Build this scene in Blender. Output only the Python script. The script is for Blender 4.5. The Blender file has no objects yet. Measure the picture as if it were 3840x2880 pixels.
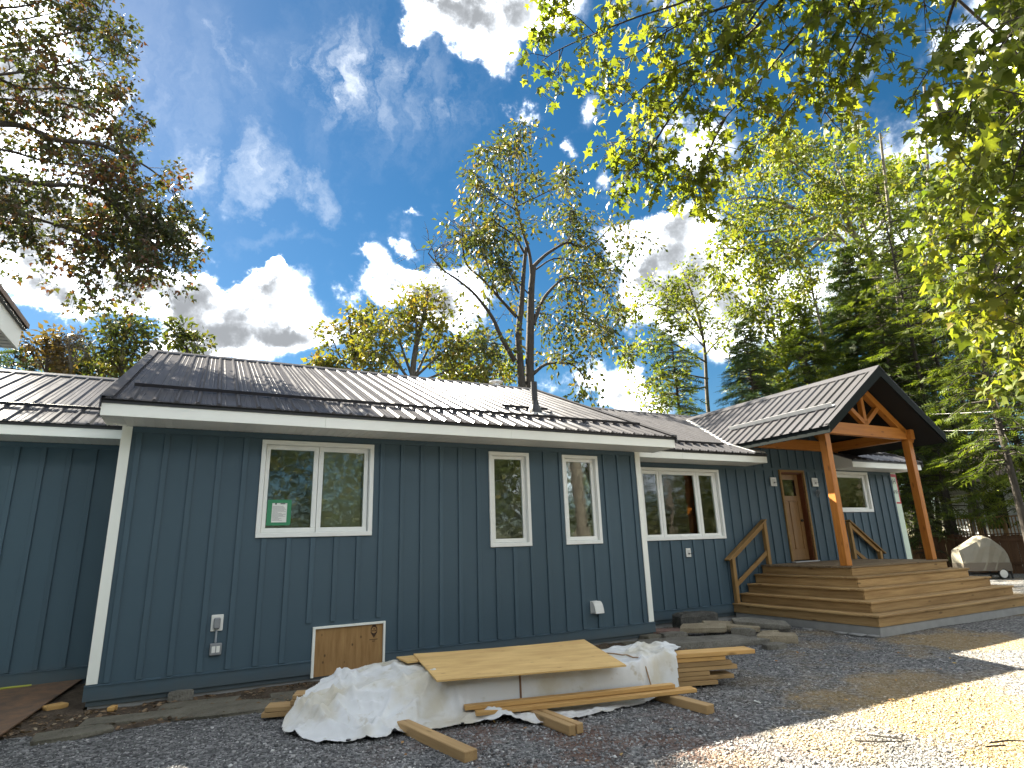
import bpy, math, random
import numpy as np
from mathutils import Vector, Matrix
rad = math.radians
SC = bpy.context.scene
COL = SC.collection
random.seed(7)

# ---------------------------------------------------------------- camera
FWD = Vector((0.448893, 0.854235, 0.262256))
RGT = Vector((0.888795, -0.457173, -0.032186))
UPV = Vector((-0.092402, -0.247540, 0.964461))
CAM = Vector((0.949, -8.817, 1.554))
FPX = 2219.3                      # focal length in pixels of the 3840 px wide photograph
cd = bpy.data.cameras.new('camera')
cd.sensor_width = 36.0
cd.lens = FPX / 3840.0 * 36.0
cd.clip_start, cd.clip_end = 0.05, 2000.0
co = bpy.data.objects.new('camera', cd)
COL.objects.link(co)
co.matrix_world = Matrix(((RGT.x, UPV.x, -FWD.x, CAM.x), (RGT.y, UPV.y, -FWD.y, CAM.y), (RGT.z, UPV.z, -FWD.z, CAM.z), (0, 0, 0, 1)))
SC.camera = co

def at(u, v, x=None, y=None, z=None, dist=None):
    """survey helper: the point that lies behind photo pixel (u, v) in a known plane or at a known distance"""
    d = FWD + RGT * ((u - 1920) / FPX) - UPV * ((v - 1440) / FPX)
    if x is not None: t = (x - CAM.x) / d.x
    elif y is not None: t = (y - CAM.y) / d.y
    elif z is not None: t = (z - CAM.z) / d.z
    else: t = dist / d.length
    return CAM + d * t

# ---------------------------------------------------------------- light
SUN_DIR = Vector((-0.448, 1.12, 1.0)).normalized()      # towards the sun
SUN_EL = math.asin(SUN_DIR.z)
SUN_AZ = math.atan2(SUN_DIR.x, SUN_DIR.y)               # clockwise from +y
EXPOSURE = 3.3
SKY_STRENGTH = 0.05
SUN_STRENGTH = 4.3
sl = bpy.data.lights.new('sun', 'SUN')
sl.energy = SUN_STRENGTH; sl.angle = rad(0.53); sl.color = (1.0, 0.91, 0.74)
so = bpy.data.objects.new('sun', sl); COL.objects.link(so)
so.rotation_euler = SUN_DIR.to_track_quat('Z', 'Y').to_euler()
so.location = (-20, 50, 45)
SC.view_settings.view_transform = 'Standard'
SC.view_settings.look = 'None'
SC.view_settings.exposure = EXPOSURE
SC.view_settings.gamma = 1.0
SC.view_settings.use_curve_mapping = False
SC.render.engine = 'CYCLES'
SC.cycles.max_bounces = 8
SC.cycles.diffuse_bounces = 4
SC.cycles.transparent_max_bounces = 12
SC.cycles.sample_clamp_indirect = 6.0
SC.cycles.use_denoising = True

def N(nt, t, **kw):
    n = nt.nodes.new(t)
    for k, v in kw.items():
        if k.startswith('i_'):
            n.inputs[k[2:].replace('_', ' ')].default_value = v
        else:
            setattr(n, k, v)
    return n
def L(nt, a, b): nt.links.new(a, b)
def mathn(nt, op, a, b=None, c=None, clamp=False):
    n = nt.nodes.new('ShaderNodeMath'); n.operation = op; n.use_clamp = clamp
    for i, q in enumerate((a, b, c)):
        if q is None: continue
        if isinstance(q, (int, float)): n.inputs[i].default_value = q
        else: L(nt, q, n.inputs[i])
    return n.outputs[0]
def smooth(nt, x, lo, hi, a=0.0, b=1.0):
    n = nt.nodes.new('ShaderNodeMapRange'); n.interpolation_type = 'SMOOTHSTEP'
    L(nt, x, n.inputs[0])
    for i, q in enumerate((lo, hi, a, b)): n.inputs[i + 1].default_value = q
    return n.outputs[0]
def mixc(nt, f, a, b, mode='MIX'):
    n = nt.nodes.new('ShaderNodeMix'); n.data_type = 'RGBA'; n.blend_type = mode
    for i, q in ((0, f), (6, a), (7, b)):
        if isinstance(q, (int, float)): n.inputs[i].default_value = q
        elif isinstance(q, (tuple, list)): n.inputs[i].default_value = (*q[:3], 1)
        else: L(nt, q, n.inputs[i])
    return n.outputs[2]

# sky: physical sky with cumulus and cirrus laid over it
CUM = [  # photo px u, v, half width, half height, weight : cumulus
 (640,1130,230,130,1.0),(830,1140,260,150,1.15),(1020,1090,190,110,1.0),(900,1270,330,130,1.2),(1120,1210,170,120,.9),(690,1280,260,120,1.0),(520,1100,120,80,.7),
 (660,900,150,110,.95),(470,860,230,120,1.0),(240,800,300,160,1.1),(90,930,240,160,1.1),(180,1060,260,90,.9),(340,1110,190,80,.8),(60,250,330,400,.95),(300,380,170,150,.8),(460,310,90,80,.55),(-250,600,400,500,1.0),
 (1410,950,100,80,.75),(1480,1050,150,110,.95),(1610,1080,170,120,1.0),(1400,1130,150,80,.8),(1720,1140,220,120,1.0),(1250,1270,160,90,.7),
 (1005,1022,60,34,.75),(1560,920,50,40,.55),(1575,800,42,30,.5),
 (1690,40,230,120,.80),(1860,80,230,150,.85),(1890,235,120,85,.75),(1560,110,90,95,.6),(2020,10,230,140,.75),(1800,-240,500,260,.6),
 (2440,890,210,110,1.0),(2570,850,210,90,.95),(2410,1010,210,140,1.0),(2610,1020,270,140,1.05),(2440,1170,230,140,1.0),(2700,1200,300,170,1.0),(2250,1450,210,120,1.0),(2380,1510,190,90,1.0),
 (1965,420,70,55,.6),(2150,560,44,55,.55),(2310,670,100,70,.65),(2210,400,80,100,.5),(2620,560,210,150,.8),
 (3000,1100,330,200,.95),(3300,900,260,200,.8),(3700,150,240,130,.7),(3750,1100,300,200,.9),(3600,430,120,90,.4)]
CIR = [(1290,310,170,230,.8),(1400,240,300,200,.35),(880,650,170,130,.75),(745,660,70,120,.55),(1120,690,170,70,.5),(905,240,50,150,.5),(1450,330,560,380,.22),(500,330,520,480,.24),(1650,480,220,60,.3),(1050,880,220,60,.2)]
FAR = []   # clouds out of view, enlarged and multiplied to brighten the shaded walls
_r = random.Random(11)
for _i in range(60):
    az, el = _r.uniform(40, 320), _r.uniform(10, 62)
    s = _r.uniform(.22, .46)
    d = Vector((math.cos(rad(el)) * math.sin(rad(az + 28)), math.cos(rad(el)) * math.cos(rad(az + 28)), math.sin(rad(el))))
    if d.dot(FWD) < .55: FAR.append((d, s * 1.25, s * .7))
wd = bpy.data.worlds.new('World'); SC.world = wd; wd.use_nodes = True
nt = wd.node_tree; nt.nodes.clear()
tc = N(nt, 'ShaderNodeTexCoord')
sky = N(nt, 'ShaderNodeTexSky', sky_type='NISHITA', sun_disc=False, sun_elevation=SUN_EL, sun_rotation=SUN_AZ, altitude=150, air_density=1.0, dust_density=0.2, ozone_density=2.6)
hs = N(nt, 'ShaderNodeHueSaturation', i_Saturation=1.32, i_Value=0.25, i_Hue=0.492); L(nt, sky.outputs[0], hs.inputs['Color'])
n1 = N(nt, 'ShaderNodeTexNoise', i_Scale=9.0, i_Detail=7.0, i_Roughness=.62); L(nt, tc.outputs['Generated'], n1.inputs['Vector'])
n2 = N(nt, 'ShaderNodeTexNoise', i_Scale=26.0, i_Detail=5.0, i_Roughness=.6); L(nt, tc.outputs['Generated'], n2.inputs['Vector'])
wv = N(nt, 'ShaderNodeVectorMath', operation='SUBTRACT'); L(nt, n1.outputs['Color'], wv.inputs[0]); wv.inputs[1].default_value = (.5, .5, .5)
ws = N(nt, 'ShaderNodeVectorMath', operation='SCALE'); L(nt, wv.outputs[0], ws.inputs[0]); ws.inputs['Scale'].default_value = .16
wa = N(nt, 'ShaderNodeVectorMath', operation='ADD'); L(nt, tc.outputs['Generated'], wa.inputs[0]); L(nt, ws.outputs[0], wa.inputs[1])
ws2 = N(nt, 'ShaderNodeVectorMath', operation='SCALE'); L(nt, wv.outputs[0], ws2.inputs[0]); ws2.inputs['Scale'].default_value = .26
wa2 = N(nt, 'ShaderNodeVectorMath', operation='ADD'); L(nt, tc.outputs['Generated'], wa2.inputs[0]); L(nt, ws2.outputs[0], wa2.inputs[1])
def blob(d, a, b, ra, rb, vec):
    m = N(nt, 'ShaderNodeMapping', vector_type='TEXTURE')
    L(nt, vec, m.inputs['Vector'])
    m.inputs['Location'].default_value = d
    R = Matrix((a, b, d)).transposed()
    m.inputs['Rotation'].default_value = R.to_euler()
    m.inputs['Scale'].default_value = (ra, rb, .6)
    g = N(nt, 'ShaderNodeTexGradient', gradient_type='SPHERICAL'); L(nt, m.outputs[0], g.inputs[0])
    return g.outputs['Fac']
def blobs(lst, vec):
    acc = None
    for (u, v, ru, rv, w) in lst:
        d = (FWD + RGT * ((u - 1920) / FPX) - UPV * ((v - 1440) / FPX)); sc_ = 1.0 / d.length; d.normalize()
        a = (RGT - d * RGT.dot(d)).normalized(); b = d.cross(a)
        o = mathn(nt, 'MULTIPLY', blob(d, a, b, ru / FPX * sc_, rv / FPX * sc_, vec), w)
        acc = o if acc is None else mathn(nt, 'ADD', acc, o)
    return acc
cov = blobs(CUM, wa.outputs[0])
for d, ra, rb in FAR:
    a = d.cross(Vector((0, 0, 1))).normalized(); b = d.cross(a)
    cov = mathn(nt, 'ADD', cov, blob(d, a, b, ra, rb, wa.outputs[0]))
fb = mathn(nt, 'ADD', mathn(nt, 'MULTIPLY', mathn(nt, 'SUBTRACT', n1.outputs['Fac'], .5), 1.35), mathn(nt, 'MULTIPLY', mathn(nt, 'SUBTRACT', n2.outputs['Fac'], .5), .6))
cv = mathn(nt, 'ADD', mathn(nt, 'MINIMUM', cov, 1.3), fb)
alpha = smooth(nt, cv, .02, .74)
core = smooth(nt, mathn(nt, 'ADD', mathn(nt, 'MINIMUM', cov, 1.3), mathn(nt, 'MULTIPLY', mathn(nt, 'SUBTRACT', n1.outputs['Fac'], .5), 2.6)), .58, 1.42)
ci = blobs(CIR, wa2.outputs[0])
cm = N(nt, 'ShaderNodeMapping'); L(nt, wa.outputs[0], cm.inputs['Vector']); cm.inputs['Rotation'].default_value = (.3, .25, .5); cm.inputs['Scale'].default_value = (14, 5, 5)
n3 = N(nt, 'ShaderNodeTexNoise', i_Scale=1.6, i_Detail=7.0, i_Roughness=.62); L(nt, cm.outputs[0], n3.inputs['Vector'])
ca = mathn(nt, 'MULTIPLY', ci, smooth(nt, n3.outputs['Fac'], .36, .70), clamp=True)
_k = 1.0 / SKY_STRENGTH
CLOUD_BRIGHT, CLOUD_CORE = (0.88 * _k, 0.93 * _k, 0.99 * _k), (0.050 * _k, 0.054 * _k, 0.061 * _k)
cs_ = N(nt, 'ShaderNodeVectorMath', operation='SCALE'); cs_.inputs[0].default_value = CLOUD_BRIGHT; L(nt, mathn(nt, 'MULTIPLY', mathn(nt, 'POWER', .045, core), smooth(nt, cv, .2, .85, .22, 1.1)), cs_.inputs['Scale']); ccol = cs_.outputs[0]
skyc = hs.outputs[0]
c1 = mixc(nt, mathn(nt, 'MULTIPLY', ca, .75, clamp=True), skyc, (0.150 * _k, 0.156 * _k, 0.162 * _k))
c2 = mixc(nt, mathn(nt, 'POWER', alpha, 2.2), c1, ccol)
bgn = N(nt, 'ShaderNodeBackground'); L(nt, c2, bgn.inputs['Color'])
bgn.inputs['Strength'].default_value = SKY_STRENGTH
wo = N(nt, 'ShaderNodeOutputWorld'); L(nt, bgn.outputs[0], wo.inputs['Surface'])
try:
    wd.cycles.sampling_method = 'MANUAL'; wd.cycles.sample_map_resolution = 512
except Exception: pass

# ---------------------------------------------------------------- materials
def newmat(name):
    m = bpy.data.materials.new(name); m.use_nodes = True
    nt = m.node_tree; nt.nodes.clear()
    out = N(nt, 'ShaderNodeOutputMaterial')
    p = N(nt, 'ShaderNodeBsdfPrincipled'); L(nt, p.outputs[0], out.inputs[0])
    return m, nt, p, out
def coords(nt, scale=(1, 1, 1), rnd=False):
    t = N(nt, 'ShaderNodeTexCoord'); mp = N(nt, 'ShaderNodeMapping'); mp.inputs['Scale'].default_value = scale
    src = t.outputs['Object']
    if rnd:
        oi = N(nt, 'ShaderNodeObjectInfo')
        mu = N(nt, 'ShaderNodeVectorMath', operation='SCALE'); mu.inputs[0].default_value = (37, 19, 53); L(nt, oi.outputs['Random'], mu.inputs['Scale'])
        ad = N(nt, 'ShaderNodeVectorMath', operation='ADD'); L(nt, src, ad.inputs[0]); L(nt, mu.outputs[0], ad.inputs[1]); src = ad.outputs[0]
    L(nt, src, mp.inputs['Vector'])
    return mp.outputs[0]
def noise(nt, vec, scale, detail=4, rough=.55):
    n = N(nt, 'ShaderNodeTexNoise', i_Scale=scale, i_Detail=detail, i_Roughness=rough); L(nt, vec, n.inputs['Vector']); return n.outputs['Fac']
def bump(nt, p, h, strength=.3, dist=.01):
    b = N(nt, 'ShaderNodeBump', i_Strength=strength, i_Distance=dist); L(nt, h, b.inputs['Height']); L(nt, b.outputs[0], p.inputs['Normal'])
def ramp(nt, fac, stops):
    r = N(nt, 'ShaderNodeValToRGB'); els = r.color_ramp.elements
    while len(els) < len(stops): els.new(.5)
    for e, (pos, c) in zip(els, stops): e.position = pos; e.color = (*c, 1)
    L(nt, fac, r.inputs[0]); return r.outputs[0]
def plain(name, col, rough=.6, var=.08, scale=6.0, spec=.5, metallic=0.0, bmp=0.0, bscale=60):
    m, nt, p, o = newmat(name)
    v = coords(nt)
    n = noise(nt, v, scale, 5)
    c = mixc(nt, n, tuple(q * (1 - var) for q in col), tuple(min(1, q * (1 + var)) for q in col))
    L(nt, c, p.inputs['Base Color']); p.inputs['Roughness'].default_value = rough; p.inputs['Metallic'].default_value = metallic
    p.inputs['Specular IOR Level'].default_value = spec
    if bmp: bump(nt, p, noise(nt, v, bscale, 3), bmp, .004)
    return m
def wood(name, dark, light, rough=.7, grain=1.0, knots=True, spec=.3, tint=.25):
    m, nt, p, o = newmat(name)
    v = coords(nt, (1.2, 22, 22), True)
    g = noise(nt, v, 1.2 * grain, 6, .65)
    v2 = coords(nt, (.7, 3, 3), True)
    g2 = noise(nt, v2, 1.1, 3)
    f = mathn(nt, 'ADD', mathn(nt, 'MULTIPLY', g, .65), mathn(nt, 'MULTIPLY', g2, .35))
    c = ramp(nt, f, [(.28, dark), (.52, tuple((a + b) / 2 for a, b in zip(dark, light))), (.74, light)])
    oi = N(nt, 'ShaderNodeObjectInfo')
    br = mathn(nt, 'ADD', 1 - tint / 2, mathn(nt, 'MULTIPLY', oi.outputs['Random'], tint))
    cb = N(nt, 'ShaderNodeVectorMath', operation='SCALE'); L(nt, c, cb.inputs[0]); L(nt, br, cb.inputs['Scale']); c = cb.outputs[0]
    if knots:
        vk = coords(nt, (2.2, 7, 7), True)
        vo = N(nt, 'ShaderNodeTexVoronoi', i_Scale=1.0, i_Randomness=1.0); L(nt, vk, vo.inputs['Vector'])
        k = smooth(nt, vo.outputs['Distance'], .05, .19, 1, 0)
        c = mixc(nt, mathn(nt, 'MULTIPLY', k, .7), c, tuple(q * .35 for q in dark))
    L(nt, c, p.inputs['Base Color']); p.inputs['Roughness'].default_value = rough; p.inputs['Specular IOR Level'].default_value = spec
    bump(nt, p, g, .25, .003)
    return m
M = {}
def siding():
    m, nt, p, o = newmat('siding_paint')
    v = coords(nt)
    c = mixc(nt, noise(nt, v, 1.3, 4), (0.049, 0.085, 0.113), (0.059, 0.099, 0.127))
    gz = N(nt, 'ShaderNodeSeparateXYZ'); L(nt, coords(nt), gz.inputs[0])
    dirt = smooth(nt, mathn(nt, 'ADD', gz.outputs[2], mathn(nt, 'MULTIPLY', noise(nt, v, 5, 5), .25)), .05, .35, 1, 0)
    c = mixc(nt, mathn(nt, 'MULTIPLY', dirt, .42), c, (0.09, 0.085, 0.07))
    oi = N(nt, 'ShaderNodeObjectInfo'); sv = N(nt, 'ShaderNodeVectorMath', operation='SCALE'); L(nt, c, sv.inputs[0]); L(nt, mathn(nt, 'ADD', .93, mathn(nt, 'MULTIPLY', oi.outputs['Random'], .14)), sv.inputs['Scale']); c = sv.outputs[0]
    L(nt, c, p.inputs['Base Color']); p.inputs['Roughness'].default_value = .55; p.inputs['Specular IOR Level'].default_value = .35
    bump(nt, p, noise(nt, coords(nt, (60, 60, 8)), 2.0, 4), .18, .002)
    return m
M['siding'] = siding()
M['trim'] = plain('trim_white', (.80, .81, .75), .5, .05, 3.0, bmp=.08)
M['vinyl'] = plain('window_vinyl', (.78, .79, .76), .35, .03)
M['soffit'] = plain('soffit_aluminium', (.74, .74, .70), .5, .05)
M['concrete'] = plain('concrete', (.27, .27, .26), .9, .25, 5.0, bmp=.4, bscale=40)
M['black'] = plain('black_metal', (.012, .013, .014), .45, .1)
M['porch_dark'] = plain('dark_green_metal', (.008, .012, .012), .6, .12, spec=.06)
M['ceiling_black'] = plain('black_ceiling', (.006, .006, .006), .8, .1)
M['steel'] = plain('galvanised_steel', (.55, .55, .54), .35, .1, metallic=.9)
M['rubber'] = plain('rubber', (.02, .02, .02), .8, .1)
M['plastic_white'] = plain('white_plastic', (.72, .72, .68), .45, .05)
M['plastic_grey'] = plain('grey_plastic', (.22, .23, .24), .5, .08)
M['conduit'] = plain('grey_conduit', (.30, .33, .36), .5, .05)
M['paper'] = plain('paper', (.75, .76, .72), .8, .03)
M['ink'] = plain('ink', (.10, .10, .11), .8, .05)
M['stamp_ink'] = plain('stamp_ink', (.045, .022, .012), .9, .3)
M['tape_green'] = plain('green_tape', (.03, .22, .10), .6, .1)
M['blind'] = plain('blind_fabric', (.34, .31, .20), .85, .08, 4.0)
M['room'] = plain('room_wall', (.10, .095, .085), .9, .1)
M['room_floor'] = plain('room_floor', (.08, .06, .045), .7, .2)
M['orange_cloth'] = plain('orange_cloth', (.62, .16, .02), .8, .15)
M['green_plastic'] = plain('green_plastic', (.05, .36, .06), .35, .1)
M['red_post'] = plain('red_brown_paint', (.09, .025, .015), .6, .2)
M['wrap'] = plain('house_wrap_sheet', (.60, .70, .58), .6, .08, 3.0)
M['tape_red'] = plain('red_tape', (.45, .02, .03), .5, .1)
M['neighbour_white'] = plain('white_siding', (.66, .68, .68), .6, .08)
M['shingle'] = plain('shingle', (.20, .15, .12), .9, .35, 14.0, bmp=.5)
M['dark_glass'] = plain('dark_glass', (.015, .018, .02), .08, .1, spec=.6)
M['wire'] = plain('wire', (.03, .03, .03), .4, .1)
M['brown_fence'] = wood('fence_wood', (.045, .022, .012), (.11, .060, .032), .8)
M['deck_rail_wood'] = wood('rail_wood_light', (.22, .12, .05), (.42, .26, .13), .7)
M['cedar'] = wood('cedar_stained', (.29, .092, .012), (.54, .21, .032), .5, spec=.4, tint=.2)
M['pt'] = wood('treated_lumber', (.180, .100, .038), (.47, .315, .140), .75, tint=.45)
M['rail'] = wood('treated_rail', (.20, .115, .040), (.36, .22, .085), .75, tint=.25)
M['lumber'] = wood('fresh_lumber', (.40, .22, .07), (.66, .42, .16), .7, tint=.3)
M['lumber_grey'] = wood('aged_lumber', (.24, .15, .065), (.45, .30, .14), .75, tint=.35)
M['door'] = wood('fir_door', (.17, .085, .028), (.30, .165, .06), .45, knots=False, spec=.5, tint=.0)
M['door_jamb'] = wood('door_jamb_wood', (.09, .028, .012), (.16, .055, .022), .5, knots=False, tint=.0)
def deck_top():
    m = wood('deck_boards', (.11, .078, .045), (.24, .175, .105), .8, tint=.3); return m
M['deck'] = deck_top()
def plywood(name, a, b, knots=.6, sc=1.0, rnd=False):
    m, nt, p, o = newmat(name)
    v = coords(nt, (2.2 * sc, 14 * sc, 14 * sc)); n = noise(nt, v, 1.0, 6, .65)
    v1 = coords(nt, (1.3 * sc, 3.0 * sc, 3.0 * sc)); n1 = noise(nt, v1, 1.4, 4)
    c = ramp(nt, mathn(nt, 'ADD', mathn(nt, 'MULTIPLY', n, .5), mathn(nt, 'MULTIPLY', n1, .5)), [(.30, a), (.70, b)])
    vo = N(nt, 'ShaderNodeTexVoronoi', i_Scale=1.0); L(nt, coords(nt, (4.5 * sc, 9 * sc, 9 * sc)), vo.inputs['Vector'])
    k = smooth(nt, vo.outputs['Distance'], .04, .17, 1, 0)
    c = mixc(nt, mathn(nt, 'MULTIPLY', k, knots), c, tuple(q * .22 for q in a))
    L(nt, c, p.inputs['Base Color']); p.inputs['Roughness'].default_value = .75; p.inputs['Specular IOR Level'].default_value = .25
    bump(nt, p, n, .3, .003); return m
M['ply'] = plywood('plywood_sheet', (.42, .26, .095), (.68, .47, .20), .45)
def ply_vertical():
    m, nt, p, o = newmat('plywood_hatch')
    v = coords(nt, (16, 16, 2.2)); n = noise(nt, v, 1.0, 6, .65)
    c = ramp(nt, n, [(.30, (.24, .125, .04)), (.70, (.38, .225, .085))])
    vo = N(nt, 'ShaderNodeTexVoronoi', i_Scale=1.0); L(nt, coords(nt, (9.5, 9.5, 6.5)), vo.inputs['Vector'])
    k = smooth(nt, vo.outputs['Distance'], .05, .17, 1, 0)
    c = mixc(nt, mathn(nt, 'MULTIPLY', k, .8), c, (.05, .022, .01))
    L(nt, c, p.inputs['Base Color']); p.inputs['Roughness'].default_value = .75
    bump(nt, p, n, .25, .003); return m
M['ply_hatch'] = ply_vertical()
def ply_dirty():
    m, nt, p, o = newmat('dirty_plywood')
    v = coords(nt, (6, 6, 6)); n = noise(nt, v, .9, 7, .65); n2 = noise(nt, coords(nt, (30, 30, 30)), 1.5, 4, .7)
    c = ramp(nt, n, [(.35, (.105, .075, .052)), (.62, (.215, .120, .065))])
    c = mixc(nt, smooth(nt, n2, .60, .72), c, (.06, .05, .04))
    L(nt, c, p.inputs['Base Color']); p.inputs['Roughness'].default_value = .85
    bump(nt, p, n2, .4, .004); return m
M['ply_dirty'] = ply_dirty()
def roofmetal():
    m, nt, p, o = newmat('painted_steel_roof')
    v = coords(nt); n = noise(nt, v, .8, 4); n2 = noise(nt, coords(nt, (26, 1.2, 1.2)), 1.0, 4)
    c = mixc(nt, n, (.056, .056, .061), (.074, .073, .079))
    c = mixc(nt, mathn(nt, 'MULTIPLY', n2, .35), c, (.065, .062, .062))
    nt.nodes.remove(p)
    df = N(nt, 'ShaderNodeBsdfDiffuse'); L(nt, c, df.inputs['Color'])
    gl = N(nt, 'ShaderNodeBsdfGlossy'); L(nt, smooth(nt, n2, .2, .8, .15, .23), gl.inputs['Roughness']); gl.inputs['Color'].default_value = (.95, .96, 1, 1)
    mx = N(nt, 'ShaderNodeMixShader'); mx.inputs[0].default_value = .045; L(nt, df.outputs[0], mx.inputs[1]); L(nt, gl.outputs[0], mx.inputs[2]); L(nt, mx.outputs[0], o.inputs[0])
    return m
M['roof'] = roofmetal()
M['guard'] = plain('snow_guard_dark', (.02, .02, .025), .35, .15)
M['guard_sunlit'] = plain('snow_guard_sunlit', (.62, .63, .63), .4, .06)  # pale tone paints the sunlight onto the porch snow guard
M['flashing'] = plain('flashing_light', (.45, .46, .47), .3, .08, spec=.7)
def glass():
    m, nt, p, o = newmat('window_glass'); nt.nodes.remove(p)
    g = N(nt, 'ShaderNodeBsdfGlossy', i_Roughness=0.03); g.inputs['Color'].default_value = (1, 1, 1, 1)
    t = N(nt, 'ShaderNodeBsdfTransparent'); t.inputs['Color'].default_value = (.80, .85, .82, 1)
    fr = N(nt, 'ShaderNodeFresnel', i_IOR=1.75)
    v = coords(nt, (1, 1, 1)); bp = N(nt, 'ShaderNodeBump', i_Strength=.06, i_Distance=.02); L(nt, noise(nt, v, 3.0, 2), bp.inputs['Height']); L(nt, bp.outputs[0], g.inputs['Normal'])
    mx = N(nt, 'ShaderNodeMixShader'); L(nt, mathn(nt, 'MULTIPLY', fr.outputs[0], 1.15, clamp=True), mx.inputs[0]); L(nt, t.outputs[0], mx.inputs[1]); L(nt, g.outputs[0], mx.inputs[2]); L(nt, mx.outputs[0], o.inputs[0])
    return m
M['glass'] = glass()
def tarp_mat():
    m, nt, p, o = newmat('white_tarp')
    v = coords(nt); n = noise(nt, v, 1.7, 5); n2 = noise(nt, v, 9, 5)
    c = mixc(nt, smooth(nt, n, .42, .66), (.58, .59, .59), (.47, .435, .345))
    c = mixc(nt, smooth(nt, n2, .58, .75), c, (.43, .40, .33))
    L(nt, c, p.inputs['Base Color']); p.inputs['Roughness'].default_value = .38; p.inputs['Specular IOR Level'].default_value = .5
    h = mathn(nt, 'ADD', noise(nt, v, 14, 5, .6), mathn(nt, 'MULTIPLY', noise(nt, v, 45, 3), .4))
    bump(nt, p, h, .20, .012)
    return m
M['tarp'] = tarp_mat()
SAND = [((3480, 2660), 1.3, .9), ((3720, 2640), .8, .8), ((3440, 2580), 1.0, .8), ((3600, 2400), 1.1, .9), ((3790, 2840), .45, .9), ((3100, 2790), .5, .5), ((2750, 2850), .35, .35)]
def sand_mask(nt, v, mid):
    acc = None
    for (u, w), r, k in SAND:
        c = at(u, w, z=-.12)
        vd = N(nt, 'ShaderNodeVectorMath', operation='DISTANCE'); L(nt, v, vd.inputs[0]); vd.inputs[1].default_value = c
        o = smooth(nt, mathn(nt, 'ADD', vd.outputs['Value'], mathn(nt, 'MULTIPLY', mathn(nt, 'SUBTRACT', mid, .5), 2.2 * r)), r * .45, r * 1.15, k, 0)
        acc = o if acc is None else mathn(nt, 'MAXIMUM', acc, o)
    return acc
def gravel_mat():
    m, nt, p, o = newmat('gravel')
    v = coords(nt)
    vo = N(nt, 'ShaderNodeTexVoronoi', i_Scale=34.0); L(nt, v, vo.inputs['Vector'])
    vo2 = N(nt, 'ShaderNodeTexVoronoi', i_Scale=75.0); L(nt, v, vo2.inputs['Vector'])
    sep = N(nt, 'ShaderNodeSeparateColor'); L(nt, vo.outputs['Color'], sep.inputs[0])
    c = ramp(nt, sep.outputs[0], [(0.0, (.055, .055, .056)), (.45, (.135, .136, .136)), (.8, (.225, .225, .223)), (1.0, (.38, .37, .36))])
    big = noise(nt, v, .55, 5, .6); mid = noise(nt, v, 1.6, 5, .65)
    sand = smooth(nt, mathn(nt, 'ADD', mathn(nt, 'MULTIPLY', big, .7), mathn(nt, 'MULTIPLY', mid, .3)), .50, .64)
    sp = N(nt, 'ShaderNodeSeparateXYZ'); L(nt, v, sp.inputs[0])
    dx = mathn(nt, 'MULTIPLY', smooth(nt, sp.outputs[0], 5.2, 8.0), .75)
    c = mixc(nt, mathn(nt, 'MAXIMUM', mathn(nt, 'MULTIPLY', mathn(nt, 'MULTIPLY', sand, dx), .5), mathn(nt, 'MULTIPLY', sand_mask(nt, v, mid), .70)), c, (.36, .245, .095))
    soil = smooth(nt, mathn(nt, 'ADD', mathn(nt, 'MULTIPLY', mid, .6), mathn(nt, 'MULTIPLY', big, .4)), .56, .68)
    # reddish sawdust and soil round the lumber pile
    vd = N(nt, 'ShaderNodeVectorMath', operation='DISTANCE'); L(nt, v, vd.inputs[0]); vd.inputs[1].default_value = (4.0, -3.9, -.12)
    c = mixc(nt, mathn(nt, 'MULTIPLY', mathn(nt, 'MULTIPLY', smooth(nt, vd.outputs['Value'], .3, 2.6, 1, 0), smooth(nt, mid, .42, .62)), .7), c, (.16, .075, .045))
    c = mixc(nt, mathn(nt, 'MULTIPLY', soil, .35), c, (.12, .10, .075))
    L(nt, c, p.inputs['Base Color']); p.inputs['Roughness'].default_value = .9; p.inputs['Specular IOR Level'].default_value = .2
    h = mathn(nt, 'ADD', mathn(nt, 'MULTIPLY', vo.outputs['Distance'], -1.0), mathn(nt, 'MULTIPLY', vo2.outputs['Distance'], -.5))
    bump(nt, p, h, 1.0, .035)
    return m
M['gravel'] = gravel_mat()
def stones_mat():
    m, nt, p, o = newmat('gravel_stones')
    g = N(nt, 'ShaderNodeNewGeometry')
    c = ramp(nt, g.outputs['Random Per Island'], [(0.0, (.045, .045, .046)), (.35, (.155, .156, .156)), (.75, (.265, .264, .262)), (.94, (.36, .355, .345)), (1.0, (.60, .59, .57))])
    v = coords(nt); big = noise(nt, v, .55, 5, .6); mid = noise(nt, v, 1.6, 5, .65)
    sand = smooth(nt, mathn(nt, 'ADD', mathn(nt, 'MULTIPLY', big, .7), mathn(nt, 'MULTIPLY', mid, .3)), .50, .64)
    sp = N(nt, 'ShaderNodeSeparateXYZ'); L(nt, v, sp.inputs[0])
    c = mixc(nt, mathn(nt, 'MAXIMUM', mathn(nt, 'MULTIPLY', sand, mathn(nt, 'MULTIPLY', smooth(nt, sp.outputs[0], 5.2, 8.0), .35)), mathn(nt, 'MULTIPLY', sand_mask(nt, v, mid), .50)), c, (.42, .29, .11))
    L(nt, c, p.inputs['Base Color']); p.inputs['Roughness'].default_value = .85
    return m
M['stones'] = stones_mat()
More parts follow.
